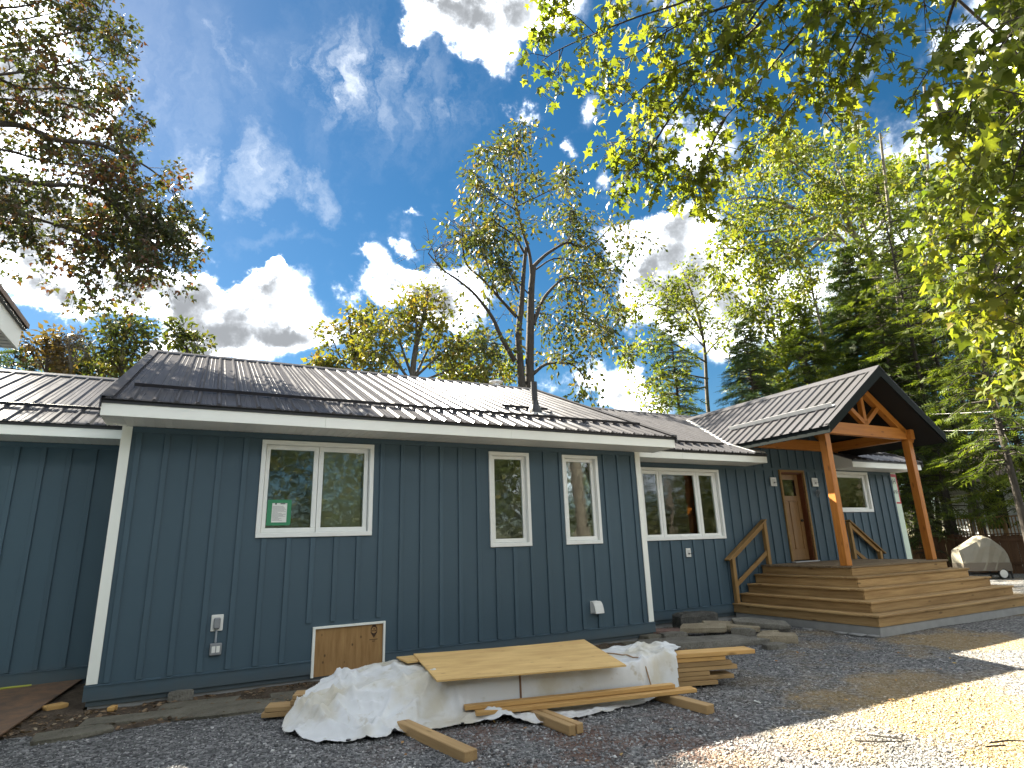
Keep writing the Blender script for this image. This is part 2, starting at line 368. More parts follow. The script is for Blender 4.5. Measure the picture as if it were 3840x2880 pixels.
def dirt_mat(name, a, b, sc=3.0):
    m, nt, p, o = newmat(name)
    v = coords(nt); n = noise(nt, v, sc, 7, .7); n2 = noise(nt, v, sc * 9, 5, .7)
    c = ramp(nt, mathn(nt, 'ADD', mathn(nt, 'MULTIPLY', n, .55), mathn(nt, 'MULTIPLY', n2, .45)), [(.34, a), (.64, b)])
    L(nt, c, p.inputs['Base Color']); p.inputs['Roughness'].default_value = .95; p.inputs['Specular IOR Level'].default_value = .15
    bump(nt, p, mathn(nt, 'ADD', n, n2), .9, .03); return m
M['dirt'] = dirt_mat('bare_soil', (.045, .034, .025), (.14, .108, .078))
M['forest_floor'] = dirt_mat('forest_floor', (.035, .032, .015), (.11, .095, .04), 1.2)
M['flag'] = dirt_mat('weathered_flagstone', (.10, .092, .070), (.21, .195, .155), 4.0)
M['rock'] = dirt_mat('grey_rock', (.105, .098, .082), (.26, .245, .21), 5.0)
M['rock_tan'] = dirt_mat('tan_sandstone', (.22, .18, .12), (.42, .36, .26), 5.0)
M['rock_red'] = dirt_mat('reddish_stone', (.15, .095, .08), (.28, .19, .16), 6.0)
M['rock_dark'] = dirt_mat('dark_boulder', (.045, .044, .040), (.15, .145, .13), 5.0)
def bark(name, a, b, sc=5.0):
    m, nt, p, o = newmat(name)
    v = coords(nt, (7, 7, 1.4)); n = noise(nt, v, sc * .5, 6, .7)
    L(nt, ramp(nt, n, [(.3, a), (.7, b)]), p.inputs['Base Color']); p.inputs['Roughness'].default_value = .95
    bump(nt, p, n, .8, .03); return m
M['bark'] = bark('bark_grey', (.035, .030, .025), (.13, .115, .095))
M['bark_dark'] = bark('bark_dark', (.018, .015, .012), (.065, .055, .045))
M['bark_pale'] = bark('bark_pale', (.09, .08, .065), (.26, .24, .20))
def leafmat(name, stops, trans=.45, gloss=.35, sat=1.0):
    m, nt, p, o = newmat(name)
    g = N(nt, 'ShaderNodeNewGeometry')
    v = coords(nt); n = noise(nt, v, .9, 3)
    f = mathn(nt, 'ADD', mathn(nt, 'MULTIPLY', g.outputs['Random Per Island'], .6), mathn(nt, 'MULTIPLY', smooth(nt, n, .3, .7), .4))
    c = ramp(nt, f, stops)
    L(nt, c, p.inputs['Base Color']); p.inputs['Roughness'].default_value = .5; p.inputs['Specular IOR Level'].default_value = gloss
    t = N(nt, 'ShaderNodeBsdfTranslucent')
    ct = mixc(nt, 1.0, c, (1.5, 1.45, .55), 'MULTIPLY'); L(nt, ct, t.inputs['Color'])
    mx = N(nt, 'ShaderNodeMixShader'); mx.inputs[0].default_value = trans; L(nt, p.outputs[0], mx.inputs[1]); L(nt, t.outputs[0], mx.inputs[2]); L(nt, mx.outputs[0], o.inputs[0])
    return m
M['lf_maple'] = leafmat('maple_leaf_green', [(0, (.045, .070, .012)), (.5, (.095, .120, .019)), (.85, (.155, .17, .026)), (1, (.26, .21, .024))], .62)
M['lf_red'] = leafmat('maple_leaf_turning', [(0, (.022, .034, .013)), (.50, (.044, .056, .019)), (.74, (.070, .044, .024)), (.92, (.105, .036, .024)), (1, (.13, .11, .025))], .30)
M['lf_ash'] = leafmat('ash_leaf', [(0, (0.030, 0.044, 0.015)), (.5, (0.059, 0.078, 0.025)), (.80, (0.118, 0.111, 0.027)), (1, (0.252, 0.148, 0.030))], .36)
M['lf_yellow'] = leafmat('yellow_leaf', [(0, (.055, .075, .016)), (.5, (.105, .115, .024)), (.82, (.17, .145, .028)), (1, (.28, .15, .028))], .32)
M['lf_light'] = leafmat('light_green_leaf', [(0, (0.044, 0.074, 0.013)), (.5, (0.096, 0.126, 0.022)), (.9, (0.178, 0.178, 0.030)), (1, (0.252, 0.185, 0.030))], .5)
M['lf_bush'] = leafmat('far_leaf', [(0, (0.022, 0.041, 0.013)), (.6, (0.056, 0.070, 0.022)), (1, (0.111, 0.089, 0.030))], .35)
M['lf_rust'] = leafmat('rust_leaf', [(0, (.045, .040, .020)), (.6, (.085, .060, .028)), (1, (.13, .08, .035))], .35)
M['nd_spruce'] = leafmat('spruce_needles', [(0, (.022, .050, .018)), (.6, (.056, .092, .026)), (1, (.11, .145, .036))], .24, .3)
M['nd_cedar'] = leafmat('cedar_sprays', [(0, (.034, .062, .013)), (.5, (.082, .118, .020)), (.85, (.14, .175, .028)), (1, (.21, .21, .036))], .42, .3)
M['nd_dark'] = leafmat('dark_needles', [(0, (.020, .040, .014)), (.6, (.048, .076, .022)), (1, (.095, .115, .032))], .26, .3)

# ---------------------------------------------------------------- mesh helpers
def V(*a): return Vector(a)
def link(o, parent=None):
    COL.objects.link(o)
    if parent is not None:
        o.parent = parent
        o.matrix_parent_inverse = WORLD.get(parent.name, parent.matrix_basis).inverted()
    WORLD[o.name] = o.matrix_basis.copy()
    return o
WORLD = {}
def tag(o, label=None, cat=None, group=None, kind=None):
    if label: o['label'] = label
    if cat: o['category'] = cat
    if group: o['group'] = group
    if kind: o['kind'] = kind
    return o
def empty(name, loc, label, cat, group=None, rz=0):
    o = bpy.data.objects.new(name, None); o.location = loc; o.rotation_euler = (0, 0, rz)
    o.empty_display_size = .2
    o.matrix_basis = Matrix.Translation(loc) @ Matrix.Rotation(rz, 4, 'Z')
    return tag(link(o), label, cat, group)
class MB:
    """collects simple solids and links them as one mesh object"""
    def __init__(s): s.v = []; s.f = []
    def add(s, vs, fs):
        k = len(s.v); s.v += [tuple(q) for q in vs]; s.f += [tuple(i + k for i in f) for f in fs]; return s
    def box(s, x0, x1, y0, y1, z0, z1):
        vs = [(x, y, z) for z in (z0, z1) for y in (y0, y1) for x in (x0, x1)]
        return s.add(vs, [(0, 2, 3, 1), (4, 5, 7, 6), (0, 1, 5, 4), (2, 6, 7, 3), (0, 4, 6, 2), (1, 3, 7, 5)])
    def beam(s, p0, p1, w, h, up=V(0, 0, 1)):
        p0, p1 = Vector(p0), Vector(p1); d = (p1 - p0).normalized(); side = d.cross(up).normalized(); u = side.cross(d)
        vs = [p + side * (a * w / 2) + u * (b * h / 2) for p in (p0, p1) for a, b in ((-1, -1), (1, -1), (1, 1), (-1, 1))]
        return s.add(vs, [(3, 2, 1, 0), (4, 5, 6, 7), (0, 1, 5, 4), (1, 2, 6, 5), (2, 3, 7, 6), (3, 0, 4, 7)])
    def prism(s, poly, d):
        """poly: 3D points in order, d: extrusion vector"""
        n = len(poly); d = Vector(d); a = [Vector(q) for q in poly]; b = [q + d for q in a]
        return s.add(a + b, [tuple(range(n))[::-1], tuple(range(n, 2 * n))] + [(i, (i + 1) % n, n + (i + 1) % n, n + i) for i in range(n)])
    def quad(s, *p): return s.add(p, [tuple(range(len(p)))])
    def tube(s, pts, rs, n=8, caps=True):
        pts = [Vector(q) for q in pts]
        if isinstance(rs, (int, float)): rs = [rs] * len(pts)
        k = len(s.v); 
        for i, q in enumerate(pts):
            t = (pts[min(i + 1, len(pts) - 1)] - pts[max(i - 1, 0)]).normalized()
            ref = V(0, 0, 1) if abs(t.z) < .9 else V(1, 0, 0)
            a = t.cross(ref).normalized(); b = t.cross(a)
            s.v += [tuple(q + a * (math.cos(2 * math.pi * j / n) * rs[i]) + b * (math.sin(2 * math.pi * j / n) * rs[i])) for j in range(n)]
        for i in range(len(pts) - 1):
            s.f += [(k + i * n + j, k + i * n + (j + 1) % n, k + (i + 1) * n + (j + 1) % n, k + (i + 1) * n + j) for j in range(n)]
        if caps: s.f += [tuple(k + j for j in range(n))[::-1], tuple(k + (len(pts) - 1) * n + j for j in range(n))]
        return s
    def mesh(s, name):
        me = bpy.data.meshes.new(name); me.from_pydata(s.v, [], s.f); me.validate(); me.update()
        import bmesh
        bm = bmesh.new(); bm.from_mesh(me); bmesh.ops.recalc_face_normals(bm, faces=bm.faces); bm.to_mesh(me); bm.free()
        return me
    def build(s, name, mat, parent=None, bevel=0.0, smooth_=False):
        me = s.mesh(name); me.materials.append(mat)
        o = bpy.data.objects.new(name, me); link(o, parent)
        if smooth_: me.shade_smooth()
        if bevel:
            b = o.modifiers.new('bevel', 'BEVEL'); b.width = bevel; b.segments = 1; b.limit_method = 'ANGLE'
        return o
def oriented(name, me, mat, M4, parent=None, bevel=0.0):
    o = bpy.data.objects.new(name, me)
    if mat and not me.materials: me.materials.append(mat)
    o.matrix_basis = M4; link(o, parent)
    if bevel:
        b = o.modifiers.new('bevel', 'BEVEL'); b.width = bevel; b.segments = 1; b.limit_method = 'ANGLE'
    return o
def frame(p0, d, up=V(0, 0, 1)):
    d = Vector(d).normalized(); side = up.cross(d).normalized(); u = d.cross(side)
    m = Matrix((d, side, u)).transposed().to_4x4(); m.translation = p0; return m
_bc = {}
def beam(name, p0, p1, w, h, mat, parent=None, up=V(0, 0, 1), bevel=.004, cut=(0, 0)):
    """a straight board or post from p0 to p1 (centre line); local x runs along the grain; w across, h in the 'up' direction"""
    p0, p1 = Vector(p0), Vector(p1); l = (p1 - p0).length
    key = (round(l, 4), w, h, mat.name, cut)
    if key not in _bc:
        c0, c1 = cut
        vs = [(x, a * w / 2, b * h / 2) for x, c in ((0, c0), (l, c1)) for a, b in ((-1, -1), (1, -1), (1, 1), (-1, 1))]
        vs = [(x + (c0 if i < 4 else c1) * (1 if z > 0 else -1) * .5, y, z) for i, (x, y, z) in enumerate(vs)]
        mb = MB(); mb.add(vs, [(3, 2, 1, 0), (4, 5, 6, 7), (0, 1, 5, 4), (1, 2, 6, 5), (2, 3, 7, 6), (3, 0, 4, 7)])
        _bc[key] = mb.mesh(name)
    return oriented(name, _bc[key], mat, frame(p0, p1 - p0, up), parent, bevel)

# ---------------------------------------------------------------- house
G = -0.12                                    # ground level in front of the house
SL = 0.4227                                  # roof slope 5/12
house = empty('house', (0, 0, 0), 'long single storey house with blue grey board and batten walls and dark ribbed metal roof', 'house')
W1 = dict(x0=0.0, x1=8.22, y=0.0, z0=0.0, zs=3.170, hs=.169)
W2 = dict(x0=8.22, x1=18.012, y=.965, z0=.03, zs=3.141, hs=.206)
W0 = dict(x0=-6.5, x1=0.0, y=2.037, z0=-.066, zs=3.233, hs=.109)

def wall(name, x0, x1, z0, z1, y, openings, mat, th=.16):
    xs = sorted({x0, x1} | {q for o in openings for q in o[:2]}); zs = sorted({z0, z1} | {q for o in openings for q in o[2:]})
    mb = MB()
    for i in range(len(xs) - 1):
        for j in range(len(zs) - 1):
            cx, cz = (xs[i] + xs[i + 1]) / 2, (zs[j] + zs[j + 1]) / 2
            if any(o[0] < cx < o[1] and o[2] < cz < o[3] for o in openings): continue
            mb.box(xs[i], xs[i + 1], y, y + th, zs[j], zs[j + 1])
    return mb.build(name, mat, house)
opA = (1.67, 3.175, 1.79, 3.04); opB = (5.13, 5.81, 1.57, 3.02); opC = (6.545, 7.222, 1.57, 3.02); opH = (2.476, 3.393, -.04, .545)
opD = (9.045, 11.215, 1.58, 2.99); opE = (15.13, 16.65, 2.12, 3.075); opDoor = (13.30, 14.10, .975, 3.045)
wall('main_wall', 0.0, 8.22, -.06, 3.17, 0.0, [opA, opB, opC], M['siding'])
wall('right_wall', 8.22, 17.741, -.04, 3.141, .965, [opD, opE, opDoor], M['siding'])
wall('left_wall', -6.5, 0.0, -.14, 3.233, 2.037, [], M['siding'])
# gable infill over the door, side returns and the back of the house
MB().prism([(11.95, .965, 3.141), (15.63, .965, 3.141), (15.63, .965, 3.55), (13.79, .965, 4.86), (11.95, .965, 3.55)], (0, .16, 0)).build('porch_gable_wall', M['siding'], house)
MB().prism([(8.06, .16, -.06), (8.06, 8.6, -.06), (8.06, 8.6, 3.5), (8.06, 4.378, 5.2), (8.06, .16, 3.4)], (.157, 0, 0)).build('side_wall', M['siding'], house)
MB().prism([(0.003, .16, -.06), (0.003, 8.6, -.06), (0.003, 8.6, 3.5), (0.003, 4.378, 5.2), (0.003, .16, 3.4)], (.157, 0, 0)).build('side_wall', M['siding'], house)
MB().prism([(17.58, 1.125, -.04), (17.58, 8.7, -.04), (17.58, 8.7, 3.3), (17.58, 5.026, 5.05), (17.58, 1.125, 3.3)], (.157, 0, 0)).build('side_wall', M['siding'], house)
bw = MB()
for (a, b, c, d) in ((-6.5, 15.3, -.1, 3.3), (17.5, 18.0, -.1, 3.3), (15.3, 17.5, -.1, 1.65), (15.3, 17.5, 3.0, 3.3)): bw.box(a, b, 8.75, 8.9, c, d)
bw.build('back_wall', M['siding'], house)

def battens(xs, y, zlo, zhi, blocks, w=.064, t=.024):
    for x in xs:
        segs = [(zlo, zhi)]
        for (a, b, c, d) in blocks:
            if a - .02 < x < b + .02:
                segs = [s for p, q in segs for s in ((p, min(q, c)), (max(p, d), q)) if s[1] - s[0] > .06]
        for p, q in segs:
            MB().box(x - w / 2, x + w / 2, y - t, y - .0005, p, q).build('batten', M['siding'], house, .003)
OUT_A = (1.633, 3.193, 1.753, 3.076); OUT_B = (5.092, 5.845, 1.528, 3.056); OUT_C = (6.506, 7.259, 1.528, 3.056); OUT_H = (2.438, 3.425, -.05, .577)
OUT_D = (9.010, 11.252, 1.542, 3.036); OUT_E = (15.08, 16.686, 2.086, 3.113); OUT_DOOR = (13.246, 14.146, .93, 3.097)
pad = lambda o, e: (o[0] - e, o[1] + e, o[2] - e, o[3] + e)
battens([.174 + .3148 * i for i in range(26)], 0.0, .172, 3.095, [pad(OUT_A, .012), pad(OUT_B, .012), pad(OUT_C, .012), pad(OUT_H, .05)])
battens([9.064 - .3085 + .3085 * i for i in range(30)], .965, .209, 3.066, [pad(OUT_D, .012), pad(OUT_E, .012), pad(OUT_DOOR, .012)])
battens([12.457 + .3085 * i for i in range(-1, 10)], .965, 3.145, 4.6, [(11.0, 12.3, 3.55, 9), (12.3, 12.6, 3.78, 9), (12.6, 12.9, 4.0, 9), (12.9, 13.2, 4.2, 9), (13.2, 13.5, 4.4, 9), (14.1, 14.4, 4.35, 9), (14.4, 14.7, 4.1, 9), (14.7, 15.0, 3.9, 9), (15.0, 15.3, 3.7, 9), (15.3, 15.6, 3.5, 9)])
battens([-.235 - .3115 * i for i in range(12)], 2.037, .112, 3.16, [])
# frieze boards under the soffit, skirt boards, corner trims
MB().box(.092, 8.128, -.017, -.001, 3.097, 3.169).build('frieze_board', M['siding'], house)
MB().box(8.24, 12.14, .948, .964, 3.068, 3.140).build('frieze_board', M['siding'], house)
MB().box(15.19, 17.74, .948, .964, 3.068, 3.140).build('frieze_board', M['siding'], house)
MB().box(-6.5, -.03, 2.02, 2.036, 3.162, 3.232).build('frieze_board', M['siding'], house)
sk = lambda x0, x1, y, z0, z1: MB().box(x0, x1, y - .032, y - .001, z0, z1 - .012).prism([(x0, y - .001, z1 - .012), (x0, y - .044, z1 - .016), (x0, y - .044, z1 - .010), (x0, y - .001, z1)], (x1 - x0, 0, 0)).build('skirt_board', M['siding'], house)
sk(-.034, 2.434, 0, 0, .169); sk(3.429, 8.25, 0, 0, .169); sk(8.26, 17.741, .965, .03, .206); sk(-6.5, -.04, 2.037, -.066, .109)
MB().box(-.034, -.002, -.030, 2.03, .0, .166).build('skirt_board', M['siding'], house)
MB().box(-.022, .090, -.024, -.001, .172, 3.168).box(-.022, -.001, -.0005, .09, .172, 3.168).build('corner_trim', M['trim'], house, .003)
MB().box(8.130, 8.243, -.024, -.001, .172, 3.168).box(8.222, 8.243, -.0005, .10, .172, 3.168).build('corner_trim', M['trim'], house, .003)
# foundation strip in the shadow under the skirts
MB().box(.02, 8.2, .03, .15, -.35, -.061).box(8.2, 17.6, 1.0, 1.12, -.35, -.041).box(-6.5, 0, 2.07, 2.18, -.35, -.141).build('foundation', M['concrete'], house)

# fascias and soffits
def eave(x0, x1, ywall, ye, zs, ft, n_pitch=.105, joints=(), end_l=True, end_r=True):
    cuts = [x0] + list(joints) + [x1]
    for a, b in zip(cuts, cuts[1:]):
        MB().box(a + .001, b - .001, ye, ye + .02, zs, zs + ft).build('fascia', M['trim'], house, .002)
    xx = x0 + .012
    me = None
    while xx < x1 - .03:
        w = min(n_pitch, x1 - .005 - xx)
        if me is None or w < n_pitch - 1e-6:
            mb = MB().box(0, w - .008, 0, ywall - ye - .026, 0, .008).box(w - .008, w, 0, ywall - ye - .026, .006, .012)
            me_ = mb.mesh('soffit_panel'); me_.materials.append(M['soffit'])
            if me is None: me = me_
        else: me_ = me
        oriented('soffit_panel', me_, None, Matrix.Translation((xx, ye + .022, zs + .004)), house)
        xx += n_pitch
    for e, x in ((end_l, x0), (end_r, x1)):
        if e:
            s = 1 if x == x0 else -1
            MB().prism([(x, ye + .021, zs), (x, ywall + .02, zs), (x, ywall + .02, zs + ft + (ywall - ye) * SL), (x, ye + .021, zs + ft)], (s * .012, 0, 0)).build('eave_end_cap', M['soffit'], house)
eave(-.192, 8.578, 0.0, -.645, 3.170, .193, joints=(2.36, 5.2), end_l=True)
eave(8.23, 12.142, .965, .320, 3.141, .183, joints=(9.65,), end_l=False)
eave(15.186, 18.117, .965, .320, 3.141, .183)
eave(-6.6, -.03, 2.037, 1.395, 3.233, .179, end_l=False, end_r=False)

# ribbed steel roof: every sheet is its own piece
def deckslab(mb, x0, x1, ye, ze, yr, zr, yb):
    for y_e in (ye, yb):
        z_e = ze if y_e == ye else ze
        mb.prism([(x0, y_e, z_e - .015), (x0, yr, zr - .008), (x0, yr, zr - .06), (x0, y_e, z_e - .06)], (x1 - x0, 0, 0))
    return mb
_rf = MB()
deckslab(_rf, -.185, 8.57, -.62, 3.375, 4.378, 5.486, 9.4)
deckslab(_rf, 8.575, 12.13, .345, 3.334, 5.026, 5.300, 9.7); deckslab(_rf, 12.13, 15.19, 1.13, 3.664, 5.026, 5.300, 9.7); deckslab(_rf, 15.19, 18.11, .345, 3.334, 5.026, 5.300, 9.7)
deckslab(_rf, -6.6, -.20, 1.42, 3.42, 5.402, 5.096, 9.4)
roof = _rf.build('roof', M['black'], house)
def sheet(e0, e1, r1, r0, ribs, parent=roof, name='roof_panel', lift=.018, minor=True, th=.004):
    """steel sheet between eave points e0,e1 and ridge points r0,r1 with ribs at the given fractions"""
    e0, e1, r1, r0 = map(Vector, (e0, e1, r1, r0))
    nrm = (e1 - e0).cross(r0 - e0).normalized()
    if nrm.z < 0: nrm = -nrm
    mb = MB(); off = nrm * lift
    mb.add([e0 + off, e1 + off, r1 + off, r0 + off, e0 + off - nrm * th, e1 + off - nrm * th, r1 + off - nrm * th, r0 + off - nrm * th], [(0, 1, 2, 3), (7, 6, 5, 4), (0, 4, 5, 1), (1, 5, 6, 2), (2, 6, 7, 3), (3, 7, 4, 0)])
    wdt = (e1 - e0).length
    def rib(fr, bw, tw, h):
        a = e0.lerp(e1, fr) + off; b = r0.lerp(r1, fr) + off; s = (e1 - e0).normalized()
        if (b - a).length < .03: return
        prof = [-s * bw / 2, -s * tw / 2 + nrm * h, s * tw / 2 + nrm * h, s * bw / 2]
        mb.add([a + q for q in prof] + [b + q for q in prof], [(0, 1, 5, 4), (1, 2, 6, 5), (2, 3, 7, 6), (0, 3, 2, 1), (4, 5, 6, 7)])
    for fr in ribs: rib(fr, .066, .024, .029)
    if minor and len(ribs):
        pitch = .2345 / wdt
        for fr in ribs:
            for k in (.36, .64):
                q = fr + k * pitch
                if .02 < q < .98: rib(q, .024, .010, .005)
    o = mb.build(name, M['roof'], parent); return o
def slope_roof(x0, x1, ye, ze, yr, zr, rib0, pitch=.2345, per=4, cut=()):
    edges = [x0]
    k = math.ceil((x0 - rib0) / pitch + .4)
    x = rib0 + k * pitch + pitch * .5
    while x < x1 - .1:
        edges.append(x); x += pitch * per
    edges = sorted(set(edges + [x1] + [c for c in cut if x0 < c < x1]))
    for a, b in zip(edges, edges[1:]):
        ribs = []; q = rib0 + math.ceil((a + .001 - rib0) / pitch) * pitch
        while q < b - .001: ribs.append((q - a) / (b - a)); q += pitch
        yy, zz = ye, ze
        for (c0, c1, yc) in CLIP:
            if c0 - .01 < a and b < c1 + .01 and yc > ye: yy = yc; zz = ze + (yc - ye) * (zr - ze) / (yr - ye)
        sheet((a, yy, zz), (b, yy, zz), (b, yr, zr), (a, yr, zr), ribs)
CLIP = []
slope_roof(-.192, 8.578, -.685, 3.347, 4.378, 5.486, .102)
slope_roof(-.192, 8.578, 9.44, 3.347, 4.378, 5.486, .102, per=8)
CLIP = [(12.142, 15.186, .975)]
slope_roof(8.30, 18.117, .280, 3.308, 5.026, 5.300, 8.45, cut=(12.142, 15.186))
slope_roof(8.30, 18.117, 9.77, 3.308, 5.026, 5.300, 8.45, per=8)
CLIP = []
slope_roof(-6.6, -.02, 1.355, 3.396, 5.402, 5.096, -.356 - .2345 * 30)
slope_roof(-6.6, -.02, 9.45, 3.396, 5.402, 5.096, -.356 - .2345 * 30, per=8)
# drip edges, ridge caps, rake trims, snow guards, valley
def drip(x0, x1, ye, z, h=.055): MB().box(x0, x1, ye - .012, ye - .001, z - h, z + .012).build('drip_edge', M['black'], roof)
drip(-.2, 8.586, -.645, 3.372); drip(8.3, 12.15, .320, 3.333); drip(15.178, 18.125, .320, 3.333); drip(-6.6, -.0, 1.395, 3.421)
def ridge(x0, x1, yr, zr, w=.17):
    MB().prism([(x0, yr - w, zr - w * SL + .055), (x0, yr, zr + .062), (x0, yr + w, zr - w * SL + .055), (x0, yr + w, zr - w * SL + .03), (x0, yr, zr + .035), (x0, yr - w, zr - w * SL + .03)], (x1 - x0, 0, 0)).build('ridge_cap', M['roof'], roof)
ridge(-.21, 8.60, 4.378, 5.486); ridge(8.6, 18.13, 5.026, 5.300); ridge(-6.6, -.02, 5.402, 5.096)
def rake(x, s, ye, ze, yr, zr, w=.12):
    a, b = V(x, ye, ze), V(x, yr, zr)
    MB().prism([a + V(0, 0, -.10), b + V(0, 0, -.10), b + V(0, 0, .05), a + V(0, 0, .05)], (-s * .012, 0, 0)).prism([a + V(0, 0, .045), b + V(0, 0, .045), b + V(0, 0, .053), a + V(0, 0, .053)], (s * w, 0, 0)).build('rake_trim', M['roof'], roof)
rake(-.195, 1, -.70, 3.345, 4.378, 5.49); rake(-.195, 1, 9.4, 3.365, 4.378, 5.49); rake(8.58, -1, -.70, 3.345, 4.378, 5.49); rake(18.12, -1, .27, 3.308, 5.026, 5.305)
MB().prism([(8.566, -.64, 3.18), (8.566, -.64, 3.34), (8.566, 4.378, 5.45), (8.566, 9.4, 3.34), (8.566, 9.4, 3.18), (8.566, 4.378, 5.25)], (-.02, 0, 0)).build('rake_fascia', M['trim'], house)
MB().prism([(-.18, -.62, 3.20), (-.18, -.62, 3.34), (-.18, 4.378, 5.45), (-.18, 9.4, 3.34), (-.18, 9.4, 3.20), (-.18, 4.378, 5.25)], (.02, 0, 0)).build('rake_fascia', M['trim'], house)
def guard(x0, x1, y, ye, ze, mat=None, name='snow_guard'):
    z = ze + (y - ye) * SL
    n = V(0, -SL, 1).normalized(); t = V(0, 1, SL).normalized(); a = V(x0, y, z)
    mb = MB().prism([a + n * .044, a + n * .092, a + n * .092 + t * .006, a + n * .050 + t * .006, a + n * .050 + t * .10, a + n * .044 + t * .10], (x1 - x0, 0, 0))
    return mb.build(name, mat or M['guard'], roof)
guard(.03, 8.42, .12, -.645, 3.363); guard(5.86, 6.86, .98, -.645, 3.363); guard(8.62, 11.42, .86, .32, 3.324); guard(-6.5, -.45, 2.24, 1.395, 3.412); guard(15.6, 18.0, .86, .32, 3.324)
# plumbing vent and chimney
vz = 3.363 + (.78 + .645) * SL
MB().tube([(6.47, .78, vz - .02), (6.47, .78, vz + .62)], .062, 14).tube([(6.47, .78, vz - .08), (6.47, .78, vz + .06), (6.47, .78, vz + .16), (6.47, .78, vz + .24)], [.17, .13, .085, .068], 14).build('vent_pipe', M['black'], house)
MB().box(6.33, 6.62, .60, .98, vz - .10, vz - .02).build('vent_flashing', M['flashing'], house)
cz = 5.75
MB().tube([(8.22, 6.0, 4.7), (8.22, 6.0, 6.06)], .10, 16).build('chimney_pipe', M['steel'], house, smooth_=False)
MB().tube([(8.22, 6.0, 6.05), (8.22, 6.0, 6.09), (8.22, 6.0, 6.13), (8.22, 6.0, 6.16)], [.12, .20, .20, .10], 18).build('chimney_cap', M['steel'], house)
# ---- windows
def window(outer, y, cw, sashes, cas_t=.035, glass_tint='glass', name='window'):
    x0, x1, z0, z1 = outer
    w = MB()
    yo = y - cas_t
    w.box(x0, x1, yo, y - .001, z1 - cw, z1).box(x0, x1, yo, y - .001, z0, z0 + cw).box(x0, x0 + cw, yo, y - .001, z0 + cw, z1 - cw).box(x1 - cw, x1, yo, y - .001, z0 + cw, z1 - cw)
    win = w.build(name, M['vinyl'], house, .004)
    ix0, ix1, iz0, iz1 = x0 + cw - .002, x1 - cw + .002, z0 + cw - .002, z1 - cw + .002
    j = MB(); d0, d1 = y - .0005, y + .12       # jamb liner
    j.box(ix0 - .02, ix0 + .006, d0, d1, iz0, iz1).box(ix1 - .006, ix1 + .02, d0, d1, iz0, iz1).box(ix0 + .006, ix1 - .006, d0, d1, iz0 - .02, iz0 + .006).box(ix0 + .006, ix1 - .006, d0, d1, iz1 - .006, iz1 + .02)
    j.build('jamb', M['vinyl'], win)
    for (sx0, sx1, gx0, gx1, gz0, gz1) in sashes:
        s = MB(); a, b = y + .030, y + .075; e = .003
        s.box(sx0 + e, sx1 - e, a, b, gz1, iz1 - .007).box(sx0 + e, sx1 - e, a, b, iz0 + .007, gz0).box(sx0 + e, gx0, a, b, gz0, gz1).box(gx1, sx1 - e, a, b, gz0, gz1)
        so_ = s.build('sash', M['vinyl'], win, .004)
        MB().box(gx0 - .004, gx1 + .004, y + .050, y + .056, gz0 - .004, gz1 + .004).build('pane', M['glass'], win)
    return win
window(OUT_A, 0, .058, [(1.697, 2.408, 1.752, 2.340, 1.879, 2.955), (2.408, 3.128, 2.476, 3.065, 1.879, 2.949)])
window(OUT_B, 0, .058, [(5.150, 5.787, 5.215, 5.722, 1.655, 2.945)])
window(OUT_C, 0, .058, [(6.564, 7.201, 6.629, 7.136, 1.655, 2.945)])
window(OUT_D, .965, .058, [(9.07, 9.555, 9.115, 9.490, 1.66, 2.905), (9.555, 10.61, 9.635, 10.537, 1.66, 2.905), (10.61, 11.19, 10.69, 11.08, 1.66, 2.905)])
window(OUT_E, .965, .07, [(15.15, 16.61, 15.22, 16.525, 2.20, 2.97)])
# front door
dr = MB().box(13.246, 13.306, .925, .964, .975, 3.097).box(14.090, 14.146, .925, .964, .975, 3.097).box(13.306, 14.090, .925, .964, 3.045, 3.097).build('door', M['rail'], house, .003)
tag(dr)
MB().box(13.300, 13.330, .9645, 1.124, .976, 3.044).box(14.066, 14.098, .9645, 1.124, .976, 3.044).box(13.330, 14.066, .9645, 1.124, 3.016, 3.044).build('door_jamb', M['door_jamb'], dr)
def dpanel(x0, x1, z0, z1, y0, y1, n='stile'):
    return beam(n, (((x0 + x1) / 2), (y0 + y1) / 2, z0), ((x0 + x1) / 2, (y0 + y1) / 2, z1), x1 - x0, y1 - y0, M['door'], dr, up=V(0, 1, 0), bevel=.003)
dx0, dx1 = 13.333, 14.063; dy = 1.085
for a, b, c, d_, y0, y1, n in ((dx0, dx0 + .115, .99, 3.01, dy, dy + .035, 'stile'), (dx1 - .115, dx1, .99, 3.01, dy, dy + .035, 'stile'), (dx0 + .116, dx1 - .116, .99, 1.24, dy + .001, dy + .034, 'rail'), (dx0 + .116, dx1 - .116, 2.36, 2.49, dy + .001, dy + .034, 'rail'), (dx0 + .116, dx1 - .116, 2.88, 3.01, dy + .001, dy + .034, 'rail'), ((dx0 + dx1) / 2 - .055, (dx0 + dx1) / 2 + .055, 1.241, 2.359, dy + .0015, dy + .0335, 'stile'), (dx0 + .117, dx1 - .117, 1.241, 2.359, dy + .016, dy + .030, 'door_panel')):
    dpanel(a, b, c, d_, y0, y1, n)
MB().box(dx0 + .116, dx1 - .116, dy + .014, dy + .020, 2.49, 2.88).build('door_glass', M['glass'], dr)
MB().box(13.27, 14.125, .86, 1.10, .950, .973).build('threshold', M['flashing'], dr)
MB().tube([(13.97, 1.083, 1.90), (13.97, 1.06, 1.90)], .028, 12).tube([(13.97, 1.062, 1.90), (13.97, 1.04, 1.90)], .03, 12).build('door_handle', M['black'], dr)
